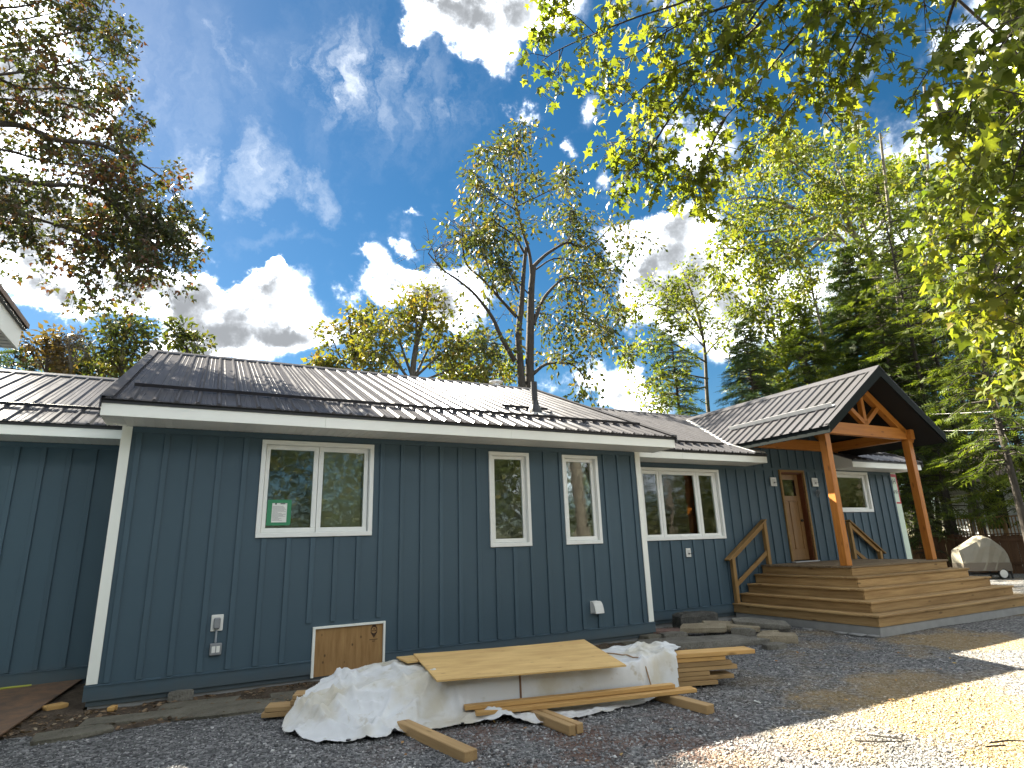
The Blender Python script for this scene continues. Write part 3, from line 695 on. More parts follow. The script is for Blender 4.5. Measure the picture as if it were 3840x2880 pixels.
# crawl space hatch
ht = MB().box(2.476, 3.393, -.008, .008, -.045, .545).build('hatch', M['ply_hatch'], house)
MB().box(2.438, 2.474, -.035, -.001, -.05, .577).build('hatch_trim', M['trim'], ht, .003); MB().box(3.395, 3.425, -.035, -.001, -.035, .577).build('hatch_trim', M['trim'], ht, .003); MB().box(2.474, 3.395, -.035, -.001, .547, .577).build('hatch_trim', M['trim'], ht, .003)
st = MB(); sx, sz, yy = 3.268, .455, -.0085                      # the mill stamp: a long hexagon with cut-out squares, a rule and blurred print
hexo = [(0, -.088), (.045, -.02), (.045, .035), (.02, .082), (-.02, .082), (-.045, .035), (-.045, -.02)]
hexi = [(0, -.03), (.034, -.016), (.034, .03), (.016, .05), (-.016, .05), (-.034, .03), (-.034, -.016)]
for i in range(7):
    j = (i + 1) % 7
    st.add([(sx + p[0], yy - .001, sz + p[1]) for p in (hexo[i], hexo[j], hexi[j], hexi[i])], [(0, 1, 2, 3)])
for (a, b, c, d_) in ((-.024, -.006, -.004, .012), (.006, .024, -.004, .012), (-.012, .012, .022, .034)): st.add([(sx + q[0], yy - .001, sz + q[1]) for q in ((a, c), (b, c), (b, d_), (a, d_))], [(0, 1, 2, 3)])
st.box(sx - .062, sx + .055, yy - .002, yy - .001, sz - .112, sz - .104); st.box(sx - .02, sx + .0, yy - .002, yy - .001, sz - .135, sz - .124); st.box(sx + .004, sx + .015, yy - .002, yy - .001, sz - .135, sz - .124)
st.build('mill_stamp', M['stamp_ink'], ht)
# house wrap still bare at the far corner
wr = MB().box(17.742, 18.012, .968, 1.10, -.04, 3.140).build('house_wrap', M['wrap'], house)
MB().box(17.742, 18.013, .9655, .9675, 3.02, 3.10).box(17.975, 18.0135, .9655, .9675, 2.35, 3.02).box(17.80, 18.0135, .9655, .9675, 2.30, 2.345).build('tape', M['tape_red'], wr)
def text(body, size, loc, mat, parent, name='printed_letters'):
    cu = bpy.data.curves.new(name, 'FONT'); cu.body = body; cu.size = size; cu.extrude = .001
    o = bpy.data.objects.new(name, cu); COL.objects.link(o)
    bpy.context.view_layer.update()
    me = bpy.data.meshes.new_from_object(o.evaluated_get(bpy.context.evaluated_depsgraph_get()))
    bpy.data.objects.remove(o); me.materials.append(mat)
    q = bpy.data.objects.new(name, me); q.matrix_basis = Matrix.Translation(loc) @ Matrix.Rotation(math.pi / 2, 4, 'X'); return link(q, parent)
text(')H', .19, (17.745, .966, 2.84), M['ink'], wr); text('Wra', .17, (17.745, .966, 2.56), M['ink'], wr)
# rooms behind the windows
ro = MB().box(.2, 8.0, 3.3, 3.35, -.05, 3.1).box(.2, 8.0, .2, 3.3, 3.06, 3.1).box(.165, .2, .2, 3.3, 0, 3.06).box(8.0, 8.03, .2, 3.3, 0, 3.06).build('inner_wall', M['room'], house)
MB().box(.2, 8.0, .2, 3.3, -.05, 0.45).build('floor', M['room_floor'], house)
i2 = MB()
for (a, b, c, d_) in ((8.3, 15.3, .5, 3.0), (15.3, 17.5, .5, 1.65)): i2.box(a, b, 8.65, 8.7, c, d_)
i2.box(8.3, 17.4, 1.3, 8.65, 3.0, 3.04).box(8.25, 8.3, 1.3, 8.65, .9, 3.0).box(14.9, 14.95, 1.3, 4.0, .9, 3.0).box(14.9, 17.5, 4.0, 4.05, .9, 3.0)  # partition boxes behind the small right window are added to keep it dark
i2.build('inner_wall', M['room'], house)
MB().box(8.3, 17.5, 1.15, 8.7, .80, .90).build('floor', M['room_floor'], house)
tag(MB().box(2.50, 3.05, .135, .14, 1.85, 3.0).build('window_blind', M['blind'], house), 'olive roller blind behind the right pane')
MB().box(5.2, 5.74, .30, .305, 1.6, 3.0).build('window_blind', plain('screen_mesh', (.10, .10, .085), .9, .2), house)

# ---------------------------------------------------------------- entrance porch
porch = empty('entrance_porch', (13.72, -1.0, .947), 'gabled timber porch with orange stained posts and black underside over the front door', 'porch')
PX, PZ, PY, PEX, PS = 13.79, 5.016, -1.538, 2.029, .6865
PB, VB = 4.32, 1.03                     # ridge meets the main roof; valley foot at the eave
pxl, pxr = PX - PEX, PX + PEX
pez = PZ - PEX * PS
POSTW = .155
for x in (12.265, 15.195):
    p = beam('post', (x + POSTW / 2, -1.08 + POSTW / 2, .948), (x + POSTW / 2, -1.08 + POSTW / 2, 3.585), POSTW, POSTW, M['cedar'], porch, up=V(0, 1, 0), bevel=.006)
# side beams, trusses front and back
yt = -1.08 + POSTW / 2
for x in (12.265 + POSTW / 2, 15.195 + POSTW / 2):
    beam('side_beam', (x, -1.16, 3.70), (x, .92, 3.70), .14, .225, M['cedar'], porch)
def truss(y, w=.13):
    xl, xr = 12.265, 15.195 + POSTW
    beam('tie_beam', (xl - .02, y, 3.72), (xr - .16, y, 3.72), w, .255, M['cedar'], porch, bevel=.005)
    zr = lambda x: PZ - .235 - abs(x - PX) * PS
    for s, xe in ((-1, xl - .10), (1, xr + .10)):
        beam('rafter', (PX + s * .01, y, zr(PX) - .06), (xe, y, zr(xe) - .06), w, .15, M['cedar'], porch)
    beam('king_post', (PX, y, 3.85), (PX, y, zr(PX) - .10), .10, w * .8, M['cedar'], porch, up=V(0, 1, 0))
    for s in (-1, 1): beam('strut', (PX + s * .03, y, 3.885), (PX + s * .55, y, zr(PX + s * .55) - .13), w * .8, .10, M['cedar'], porch)
truss(yt); truss(.87, .10)
# roof: black boarded underside, steel sheets, dark fascias
und = MB()
for s in (-1, 1):
    e = PX + s * (PEX - .01)
    und.prism([(PX, PY + .02, PZ - .03), (e, PY + .02, pez - .03), (e, VB - .02, pez - .03), (PX, PB - .02, PZ - .03)], (0, 0, -.12))
proof = und.build('porch_roof', M['ceiling_black'], porch)
FH = .145
MB().box(pxl - .005, pxl + .02, PY, VB - .02, pez - FH, pez + .004).build('fascia', M['porch_dark'], porch); MB().box(pxr - .02, pxr + .005, PY, VB - .02, pez - FH, pez + .004).build('fascia', M['porch_dark'], porch)
for s in (-1, 1):
    e = PX + s * (PEX + .012)
    MB().prism([(PX, PY - .02, PZ + .035), (e, PY - .02, PZ - (PEX + .012) * PS + .035), (e, PY - .02, pez - FH - .005), (PX, PY - .02, PZ - FH - .045)], (0, .018, 0)).build('rake_fascia', M['porch_dark'], porch)
    # lip that the sheets run under
    MB().prism([(PX, PY - .02, PZ + .036), (e, PY - .02, pez + .028), (e, PY + .10, pez + .028), (PX, PY + .10, PZ + .036)], (0, 0, .008)).build('rake_cap', M['roof'], porch)
def zmain(y): return 3.308 + (y - .28) * (5.300 - 3.308) / (5.026 - .28)
def porch_sheets(s):
    pitch = .2335; y = PY + .01
    while y < PB - .06:
        y1 = min(y + pitch, PB - .03)
        def low(yy):
            if yy <= VB: return PEX + .03
            return max(.0, min(PEX + .03, (PZ - zmain(yy)) / PS - .02))
        e0, e1 = low(y), low(y1)
        if max(e0, e1) < .05: break
        P_ = lambda dd, yy: (PX + s * dd, yy, PZ - dd * PS)
        sheet(P_(e0, y), P_(e1, y1), P_(.02, y1), P_(.02, y), [.62], parent=proof, minor=False, lift=.012)
        y = y1
porch_sheets(-1); porch_sheets(1)
MB().prism([(PX - .16, PY - .03, PZ - .16 * PS + .05), (PX, PY - .03, PZ + .062), (PX + .16, PY - .03, PZ - .16 * PS + .05), (PX + .16, PY - .03, PZ - .16 * PS + .035), (PX, PY - .03, PZ + .045), (PX - .16, PY - .03, PZ - .16 * PS + .035)], (0, PB - PY + .05, 0)).build('ridge_cap', M['roof'], proof)
n = V(-PS, 0, 1).normalized(); tdn = V(1, 0, PS).normalized()
a = V(12.42, -1.27, PZ - (PX - 12.42) * PS)
MB().prism([a + n * .04, a + n * .13, a + n * .13 + tdn * .006, a + n * .046 + tdn * .006, a + n * .046 + tdn * .09, a + n * .04 + tdn * .09], (0, 2.75, 0)).build('snow_guard', M['guard_sunlit'], proof)
# valley flashing between porch roof and main roof
va, vb = V(pxl - .03, .55, zmain(.55)), V(PX - .05, PB - .1, zmain(PB - .1))
va = V(pxl + .0, VB - .10, zmain(VB - .10)); 
MB().prism([va + V(-.10, 0, .035), vb + V(-.10, 0, .035), vb + V(.02, 0, .05), va + V(.02, 0, .05)], (0, 0, .008)).build('valley_flashing', M['flashing'], proof)
MB().prism([(pxl - .02, .30, zmain(.30) + .045), (pxl - .02, VB, zmain(VB) + .05), (pxl + .10, VB, zmain(VB) + .05), (pxl + .34, .30, zmain(.30) + .045)], (0, 0, .02)).build('valley_flashing', M['flashing'], proof)

# ---------------------------------------------------------------- porch steps
steps = empty('porch_steps', (13.85, -.4, G), 'wide wrap around timber steps and deck of treated boards leading to the front door', 'steps')
DX0, DX1, DY0, DZ, RI, TR = 12.184, 15.521, -1.211, .947, .1835, .254
OV = .03
for k in range(5):
    x0, x1, y0, z = DX0 - k * TR, DX1 + k * TR, DY0 - k * TR, DZ - k * RI
    zb = z - RI if k < 4 else z - RI
    th = .036
    if k == 0:
        nb = 15; yy = y0
        wv_ = (.925 - y0) / nb
        for i in range(nb):
            beam('deck_board', (x0, y0 + wv_ * (i + .5), z - th / 2), (x1, y0 + wv_ * (i + .5), z - th / 2), wv_ - .006, th, M['deck'], steps, bevel=.004)
    else:
        w = TR + OV
        beam('tread', (x0, y0 + w / 2, z - th / 2), (x1, y0 + w / 2, z - th / 2), w, th, M['pt'], steps, bevel=.006)
        beam('tread', (x0 + w / 2, y0 + w + .003, z - th / 2), (x0 + w / 2, .925, z - th / 2), w, th, M['pt'], steps, bevel=.006)
        beam('tread', (x1 - w / 2, y0 + w + .003, z - th / 2), (x1 - w / 2, .925, z - th / 2), w, th, M['pt'], steps, bevel=.006)
    rh = RI - th - .002
    zc = z - th - .001 - rh / 2
    beam('riser', (x0 + OV, y0 + OV + .016, zc), (x1 - OV, y0 + OV + .016, zc), .032, rh, M['pt'], steps, bevel=.003)
    beam('riser', (x0 + OV + .016, y0 + OV + .034, zc), (x0 + OV + .016, .925, zc), .032, rh, M['pt'], steps, bevel=.003)
    beam('riser', (x1 - OV - .016, y0 + OV + .034, zc), (x1 - OV - .016, .925, zc), .032, rh, M['pt'], steps, bevel=.003)
x0, x1, y0 = DX0 - 4 * TR, DX1 + 4 * TR, DY0 - 4 * TR
MB().box(x0 + .045, x1 - .045, y0 + .045, .92, -.30, DZ - 5 * RI - .002).build('concrete_base', M['concrete'], steps, .012)
MB().box(12.3, 15.4, -1.1, .92, .05, .88).build('framing', M['pt'], steps)
# wall side handrails
def railing(xs, s):
    yy = .855
    lo, hi, top0, top1, zl = xs           # lower post x, upper post x, z of rail at both, z of lower tread
    r = beam('handrail', (lo - s * .16, yy, top0 - .12 * abs(top1 - top0)), (hi + s * .03, yy, top1 + .02), .14, .036, M['rail'], steps)
    beam('top_rail', (lo - s * .04, yy, top0 - .075), (hi, yy, top1 - .075), .038, .09, M['rail'], steps)
    beam('bottom_rail', (lo, yy, top0 - .62), (hi, yy, top1 - .68), .038, .09, M['rail'], steps)
    beam('newel_post', (lo, yy, zl), (lo, yy, top0 - .02), .088, .088, M['rail'], steps, up=V(0, 1, 0))
    beam('newel_post', (hi, yy, .95), (hi, yy, top1 - .02), .088, .088, M['rail'], steps, up=V(0, 1, 0))
railing((11.255, 12.375, 1.175, 1.90, DZ - 4 * RI + .002), 1)
railing((16.46, 15.42, 1.13, 1.86, DZ - 4 * RI + .002), -1)

# ---------------------------------------------------------------- small things on the walls
o = empty('outdoor_outlet', (1.27, 0, .35), 'grey outlet cover on a white block with conduit to a double receptacle', 'outlet')
MB().box(1.203, 1.340, -.028, -.002, .632, .825).build('mounting_block', M['plastic_white'], o, .006)
MB().box(1.230, 1.308, -.085, -.0285, .660, .792).build('cover', M['plastic_grey'], o, .014)
MB().tube([(1.272, -.040, .650), (1.272, -.040, .500)], .012, 10).build('conduit', M['conduit'], o)
MB().box(1.214, 1.348, -.055, -.002, .352, .492).build('outlet_box', M['plastic_grey'], o, .01)
MB().box(1.236, 1.276, -.060, -.0555, .385, .460).box(1.286, 1.326, -.060, -.0555, .385, .460).build('receptacle', M['plastic_white'], o, .003)
o = empty('vent_hood', (7.02, 0, .42), 'white plastic exhaust vent hood low on the wall near the right corner trim', 'vent')
MB().box(6.925, 7.11, -.012, -.001, .405, .60).build('flange', M['plastic_white'], o, .003)
hd = MB(); prof = [(-.012, .595), (-.05, .592), (-.085, .575), (-.115, .53), (-.135, .46), (-.145, .41)]
for x in (6.93, 7.105):
    pass
for (y1, z1), (y2, z2) in zip(prof, prof[1:]): hd.prism([(6.93, y1, z1), (6.93, y2, z2), (6.93, y2 + .006, z2 - .004), (6.93, y1, z1 - .008)], (.175, 0, 0))
for x in (6.93, 7.099): hd.prism([(x, y, z) for y, z in prof] + [(x, -.012, .41)], (.006, 0, 0))
hd.build('hood', M['plastic_white'], o)
def block(name, x0, x1, z0, z1, y, label, wire=True):
    o = empty(name, ((x0 + x1) / 2, y, z0), label, 'mounting block', 'light mounting blocks on the wall')
    MB().box(x0, x1, y - .03, y - .002, z0, z1).build('plate', M['plastic_white'], o, .005)
    c = ((x0 + x1) / 2, (z0 + z1) / 2); w, h = (x1 - x0) * .28, (z1 - z0) * .32
    MB().box(c[0] - w, c[0] + w, y - .034, y - .0305, c[1] - h, c[1] + h).build('recess', plain('block_face', (.55, .55, .52), .5, .05), o, .003)
    MB().tube([(c[0], y - .0345, c[1] - .02), (c[0], y - .038, c[1] - .02)], .018, 10).build('hole', M['black'], o)
    if wire: MB().tube([(c[0], y - .036, c[1] - .02), (c[0] + .05, y - .08, c[1] - .015), (c[0] + .10, y - .09, c[1] + .01), (c[0] + .16, y - .08, c[1] + .02)], .005, 6).build('wire', M['black'], o)
block('light_block', 12.90, 13.095, 2.70, 2.905, .947, 'white light mounting block on the wall left of the front door')
block('light_block', 14.39, 14.60, 2.71, 2.92, .947, 'white light mounting block between the front door and the porch post')
block('light_block', 10.03, 10.16, 1.192, 1.368, .947, 'small white mounting block under the triple window')
cc = MB(); random.seed(3)
for q in range(3):
    c0 = V(14.53 + .012 * q, .93 - .012 * q, 2.54 + .015 * q); rr = .075 - .012 * q
    cc.tube([c0 + V(math.cos(a) * rr * .8, 0, math.sin(a) * rr * 1.15) for a in [i * math.pi / 8 for i in range(17)]], .006, 6, caps=False)
tag(cc.build('wire_coil', M['plastic_grey']), 'small coil of grey cable hanging on the wall right of the front door', 'cable')
pn = MB().box(1.812, 2.036, .0475, .0485, 1.94, 2.235).build('paper_notice', M['paper']); tag(pn, 'printed paper notice framed with green tape in the left window', 'notice')
MB().box(1.77, 2.07, .0455, .0470, 2.215, 2.26).box(1.76, 2.06, .0455, .0470, 1.915, 1.955).box(1.765, 1.825, .0450, .0454, 1.93, 2.25).box(2.02, 2.075, .0450, .0454, 1.925, 2.255).build('tape', M['tape_green'], pn)
tl = MB(); random.seed(5)
tl.box(1.86, 1.885, .0468, .0472, 2.195, 2.218); tl.box(1.93, 1.995, .0468, .0472, 2.20, 2.212)
for i in range(15): tl.box(1.832, 1.90 + random.random() * .115, .0468, .0472, 2.17 - i * .0135, 2.1735 - i * .0135)
tl.build('printed_lines', M['ink'], pn)

# ---------------------------------------------------------------- inside the right hand room, seen through the glass
hp = MB().box(11.36, 11.50, 2.2, 2.34, .9, 3.0).build('timber_post', M['red_post']); tag(hp, 'dark red timber post standing inside behind the triple window', 'post')
cl = MB(); import itertools
nx, nz = 10, 14
pts_ = [[(11.34 + .52 * (i / nx) * (.45 + .55 * min(1, j / 8)) , 2.14 - .05 * math.sin(i * 1.7 + j * .3), 2.62 - .74 * j / nz - .10 * (i / nx if j == nz else 0)) for i in range(nx + 1)] for j in range(nz + 1)]
flat = [p for row in pts_ for p in row]
cl.add(flat, [(j * (nx + 1) + i, j * (nx + 1) + i + 1, (j + 1) * (nx + 1) + i + 1, (j + 1) * (nx + 1) + i) for j in range(nz) for i in range(nx)])
oc = cl.build('orange_vest', M['orange_cloth']); sdm = oc.modifiers.new('thick', 'SOLIDIFY'); sdm.thickness = .02
tag(oc, 'bright orange vest hanging on the post behind the triple window', 'vest')
kb = MB()
for i in range(12):
    pass
ks = [(11.5 + .19 * i, 3.0, 1.72 + .05 * abs(i - 5.5) / 5.5) for i in range(12)]
kb.tube(ks, [.05 + .17 * math.sin(math.pi * (i + .6) / 12.2) for i in range(12)], 10)
tag(kb.build('green_kayak', M['green_plastic']), 'bright green plastic kayak lying inside behind the triple window', 'kayak')
wbn = MB().box(11.3, 13.8, 2.6, 3.3, 1.46, 1.52)
for x in (11.4, 13.7):
    for y in (2.65, 3.25): wbn.box(x - .04, x + .04, y - .04, y + .04, .9, 1.46)
tag(wbn.build('work_bench', M['brown_fence']), 'low wooden bench carrying the green kayak inside the room', 'bench')

# ---------------------------------------------------------------- ground
from mathutils import noise as mn
def sheet_mesh(name, xs, ys, zf, mat, keep=None, kind='structure'):
    vs = [(x, y, zf(x, y)) for y in ys for x in xs]; nx = len(xs); fs = []
    for j in range(len(ys) - 1):
        for i in range(nx - 1):
            if keep and not keep((xs[i] + xs[i + 1]) / 2, (ys[j] + ys[j + 1]) / 2): continue
            a = j * nx + i; fs.append((a, a + 1, a + nx + 1, a + nx))
    me = bpy.data.meshes.new(name); me.from_pydata(vs, [], fs); me.update(); me.materials.append(mat); me.shade_smooth()
    o = bpy.data.objects.new(name, me); link(o); return tag(o, kind=kind)
fr = lambda a, b, n: [a + (b - a) * i / n for i in range(n + 1)]
og = MB().quad((-400, -400, -.26), (400, -400, -.26), (400, 400, -.26), (-400, 400, -.26)).build('ground', M['forest_floor']); tag(og, kind='structure')
def gz(x, y):
    return G + .018 * mn.noise((x * .5, y * .5, 1)) + .008 * mn.noise((x * 2, y * 2, 4))
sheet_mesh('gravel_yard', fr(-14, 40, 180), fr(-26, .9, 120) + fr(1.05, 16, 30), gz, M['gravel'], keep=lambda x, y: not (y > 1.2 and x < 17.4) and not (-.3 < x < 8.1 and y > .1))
def edge(x): return -1.02 - .16 * mn.noise((x * .9, 3, 0)) - .10 * mn.noise((x * 3.1, 8, 0)) + (.0 if x < 5 else -.12 * min(1, x - 5)) - (.0 if x > .4 else .25 * (x - .4))
sheet_mesh('dirt_strip', fr(-3.0, 8.9, 240), fr(-1.6, 1.9, 80), lambda x, y: gz(x, y) + .020 + .022 * mn.noise((x * 3, y * 3, 0)) + .012 * mn.noise((x * 9, y * 9, 0)) - max(0, .02 - (y - edge(x)) * .1), M['dirt'], keep=lambda x, y: y > edge(x) and (y < .06 or x < -.02 or x > 8.2) and (x < 8.9 - (y + 1.6) * .1))

def npmesh(name, verts, loops, starts, totals, mat, parent=None):
    me = bpy.data.meshes.new(name)
    me.vertices.add(len(verts)); me.vertices.foreach_set('co', verts.astype(np.float32).ravel())
    me.loops.add(len(loops)); me.loops.foreach_set('vertex_index', loops.astype(np.int32))
    me.polygons.add(len(starts)); me.polygons.foreach_set('loop_start', starts.astype(np.int32)); me.polygons.foreach_set('loop_total', totals.astype(np.int32))
    me.update(calc_edges=True); me.materials.append(mat)
    o = bpy.data.objects.new(name, me); return link(o, parent)
def scatter(name, tv, tf, pos, ax, nm, size, mat, parent=None):
    """many copies of a small shape (tv vertices, tf faces) as one mesh"""
    tv = np.array(tv, float); n, m = len(pos), len(tv)
    ax = ax / (np.linalg.norm(ax, axis=1, keepdims=True) + 1e-9)
    nm = nm - ax * np.sum(nm * ax, axis=1, keepdims=True); nm = nm / (np.linalg.norm(nm, axis=1, keepdims=True) + 1e-9)
    bt = np.cross(nm, ax)
    size = np.asarray(size, float)
    if size.ndim == 1: size = np.stack([size] * 3, 1)
    v = pos[:, None, :] + (tv[None, :, 0:1] * size[:, None, 0:1]) * ax[:, None, :] + (tv[None, :, 1:2] * size[:, None, 1:2]) * bt[:, None, :] + (tv[None, :, 2:3] * size[:, None, 2:3]) * nm[:, None, :]
    fl = np.concatenate([np.array(f) for f in tf]); ft = np.array([len(f) for f in tf]); fs = np.concatenate([[0], np.cumsum(ft)[:-1]])
    loops = (fl[None, :] + (np.arange(n) * m)[:, None]).ravel(); starts = (fs[None, :] + (np.arange(n) * len(fl))[:, None]).ravel(); tot = np.tile(ft, n)
    return npmesh(name, v.reshape(-1, 3), loops, starts, tot, mat, parent)
rg = np.random.default_rng(5)
ns = 95000
r_ = 4.2 * (19 / 4.2) ** rg.random(ns); a_ = rg.uniform(-.98, .62, ns) + math.atan2(FWD.x, FWD.y)
px_ = CAM.x + r_ * np.sin(a_); py_ = CAM.y + r_ * np.cos(a_)
ed = np.array([edge(x) for x in px_]); spill = rg.normal(0, .10, ns)
ok = (py_ < np.where(px_ < 8.9, ed + spill - .02, .8)) & ~((px_ > 10.98) & (px_ < 16.7) & (py_ > -2.4)) & (px_ > -5) & (px_ < 24)
px_, py_, r_ = px_[ok], py_[ok], r_[ok]; ns = len(px_)
pz_ = np.array([gz(x, y) for x, y in zip(px_, py_)]) + .002
octv = [(-1, 0, 0), (0, -.8, -.1), (1, .1, 0), (.1, .9, .1), (.15, 0, .6), (0, .1, -.5)]
octf = [(0, 1, 4), (1, 2, 4), (2, 3, 4), (3, 0, 4), (1, 0, 5), (2, 1, 5), (3, 2, 5), (0, 3, 5)]
sz_ = rg.lognormal(-4.60, .40, ns) * (1 + np.clip((r_ - 9) * .05, 0, .6))
nr_ = rg.normal(0, .45, (ns, 3)); nr_[:, 2] = 1
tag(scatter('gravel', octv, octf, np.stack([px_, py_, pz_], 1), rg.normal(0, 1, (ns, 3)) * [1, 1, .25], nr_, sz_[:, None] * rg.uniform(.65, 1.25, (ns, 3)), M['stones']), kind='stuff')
# litter of leaves, bark and chips along the wall
nl = 2400
lx = rg.uniform(-1, 8.6, nl); ly = np.array([rg.uniform(edge(x) - .1, -.05) for x in lx]); lz = np.array([gz(x, y) for x, y in zip(lx, ly)]) + .035
litmat = leafmat('leaf_litter', [(0, (.05, .035, .022)), (.5, (.14, .085, .045)), (.85, (.24, .16, .09)), (1, (.34, .30, .22))], .1)
qn = rg.normal(0, .5, (nl, 3)); qn[:, 2] = 1
tag(scatter('leaf_litter', [(-1, 0, 0), (0, -.5, .1), (1, 0, 0), (0, .5, .1)], [(0, 1, 2, 3)], np.stack([lx, ly, lz], 1), rg.normal(0, 1, (nl, 3)) * [1, 1, .1], qn, rg.uniform(.012, .04, nl), litmat), kind='stuff')
nl = 140
lx = rg.uniform(1, 12, nl); ly = rg.uniform(-7, -1.6, nl); lz = np.array([gz(x, y) for x, y in zip(lx, ly)]) + .016
qn = rg.normal(0, .4, (nl, 3)); qn[:, 2] = 1
tag(scatter('fallen_leaves', [(-1, 0, 0), (-.1, -.6, .12), (1, 0, 0), (-.1, .6, .12)], [(0, 1, 2, 3)], np.stack([lx, ly, lz], 1), rg.normal(0, 1, (nl, 3)) * [1, 1, .1], qn, rg.uniform(.012, .032, nl), leafmat('fallen_leaf', [(0, (.16, .07, .03)), (.5, (.32, .16, .06)), (1, (.45, .33, .12))], .2)), kind='stuff')

# ---------------------------------------------------------------- stones
def rock(name, c, l, w, h, rz, mat, label, cat='stone', group=None, tilt=(0, 0), seed=0, n=7, top=.82, rough=.10, parent=None):
    rr = random.Random(seed); ang = [2 * math.pi * (i + rr.uniform(-.3, .3)) / n for i in range(n)]
    rad_ = [rr.uniform(1 - rough * 2.0, 1.0) for _ in range(n)]
    sup = lambda a: (abs(math.cos(a)) ** 3.2 + abs(math.sin(a)) ** 3.2) ** (-1 / 3.2)
    if rough < .115:                      # split slabs: a crooked rectangle with snapped edges
        base_ = [(-.5, -.46), (.08, -.52), (.5, -.40), (.52, .12), (.40, .50), (-.15, .50), (-.50, .40)]
        n = 7; ol = [(x + rr.uniform(-.07, .07), y + rr.uniform(-.08, .08)) for x, y in base_]
        if rr.random() < .5: ol = [(-x, y) for x, y in ol][::-1]
        ang = [math.atan2(y * w, x * l) for x, y in ol]; rad_ = [math.hypot(x * 2, y * 2) for x, y in ol]; ang = [math.atan2(y, x) for x, y in ol]
        sup = lambda a: 1.0
    rings = [(.94, 0), (1.0, .30), (.99, .86), (.95 if rough < .115 else top + .1, .99), (.60, 1.0)]
    vs = []; 
    for s, zz in rings:
        for a, r0 in zip(ang, rad_):
            q = sup(a) * r0 * s * (1 + rr.uniform(-.04, .04)); vs.append((math.cos(a) * q * l / 2, math.sin(a) * q * w / 2, zz * h + rr.uniform(-.05, .05) * h))
    m = len(rings); fs = [(k * n + i, k * n + (i + 1) % n, (k + 1) * n + (i + 1) % n, (k + 1) * n + i) for k in range(m - 1) for i in range(n)]
    vs.append((0, 0, h * 1.0)); fs += [((m - 1) * n + i, (m - 1) * n + (i + 1) % n, len(vs) - 1) for i in range(n)]
    vs.append((0, 0, 0)); fs += [((i + 1) % n, i, len(vs) - 1) for i in range(n)]
    mb = MB(); mb.add(vs, fs); me = mb.mesh(name)
    M4 = Matrix.Translation(c) @ Matrix.Rotation(rz, 4, 'Z') @ Matrix.Rotation(tilt[0], 4, 'X') @ Matrix.Rotation(tilt[1], 4, 'Y')
    o = oriented(name, me, mat, M4, parent); return tag(o, label, cat, group)
gs = 'stones heaped by the house corner'
rock('boulder', (9.62, .40, G - .03), .98, .46, .34, -.20, M['rock_dark'], 'big dark rounded boulder lying against the recessed wall', seed=3, rough=.12, top=.7, n=12)
rock('stone_slab', (8.30, -.98, G - .02), 1.95, .62, .125, -.33, M['rock'], 'long low grey stone slab lying in front of the stone heap', group=gs, seed=8, n=14)
rock('sandstone', (9.10, -.28, G + .10), .80, .36, .085, -.62, M['rock_tan'], 'pale tan sandstone slab tilted on top of the heap', group=gs, tilt=(.16, -.02), seed=11)
rock('sandstone', (9.75, -.33, G + .08), .92, .40, .085, -.66, M['rock_tan'], 'brown flat slab resting behind the pale tan sandstone', group=gs, tilt=(.10, .06), seed=14)
rock('stone', (10.25, -.62, G + .10), .95, .26, .10, -.62, M['rock'], 'long dark grey stone slab at the back of the heap', group=gs, tilt=(.25, .10), seed=21)
rock('stone', (9.55, -1.50, G - .01), .62, .44, .14, -.75, M['rock_tan'], 'brownish block with a flat top at the right end of the heap', group=gs, seed=25)
rock('stone', (9.28, -1.02, G), .36, .13, .19, -.7, M['rock'], 'grey brick shaped stone standing upright in the heap', group=gs, seed=31, rough=.04)
rock('stone', (8.98, -.86, G), .36, .16, .09, -.3, M['rock'], 'small flat grey stone between the long slab and the upright one', group=gs, seed=36)
rock('stone', (8.55, .08, G), .60, .26, .13, -.45, M['rock_red'], 'reddish stone wedged under the pale tan sandstone', group=gs, seed=41)
rock('stone', (8.42, -.28, G), .46, .26, .12, -.2, M['rock'], 'squat grey stone left of the reddish one', group=gs, seed=44)
rock('stone', (8.05, -.10, G), .34, .28, .10, .1, M['flag'], 'thin grey stone nearest the white corner trim', group=gs, seed=47)
rock('stone', (9.20, -1.38, G - .01), .22, .17, .10, .4, M['rock'], 'round grey pebble stone beside the brownish block', group=gs, seed=51, n=10)
rock('stone', (9.00, -1.86, G - .02), .34, .24, .10, -.2, M['rock'], 'rounded grey stone just behind the end of the top plank', group=gs, seed=54, n=10)
rock('stone', (10.02, -.95, G), .30, .16, .08, -.4, M['rock_tan'], 'small tan stone under the dark slab at the back of the heap', group=gs, seed=58)
gf = 'flagstones in the soil along the wall'
fl_ = [((.55, -.70), 1.05, .36, -.10, 'cracked grey flagstone nearest the dirty plywood sheet'), ((1.45, -.86), 1.15, .50, -.16, 'large flat flagstone in the middle of the soil strip left of the boards'), ((1.15, -.42), .85, .26, -.08, 'narrow flagstone between the large flat one and the wall'),
       ((.05, -.98), .60, .34, .1, 'small flagstone at the edge of the gravel by the dirty plywood'), ((2.35, -.72), .95, .46, -.2, 'flagstone just left of the white tarp'), ((3.05, -.55), .70, .30, -.2, 'flat stone in front of the plywood hatch'), ((6.9, -.62), 1.0, .42, -.25, 'flagstone under the house corner beside the white tarp'), ((7.75, -.30), .75, .40, -.2, 'flat mossy stone at the foot of the right corner trim')]
for i, ((x, y), l, w, rz, lab) in enumerate(fl_):
    rock('flagstone', (x, y, gz(x, y) - .012), l, w, .055, rz, M['flag'], lab, 'flagstone', gf, seed=60 + i * 3, n=13, top=.93, rough=.11)
rock('brick_stone', (.95, -.10, G + .015), .24, .09, .115, -.05, M['rock'], 'grey brick lying against the skirt board left of the outlet', 'brick', seed=91, rough=.02)
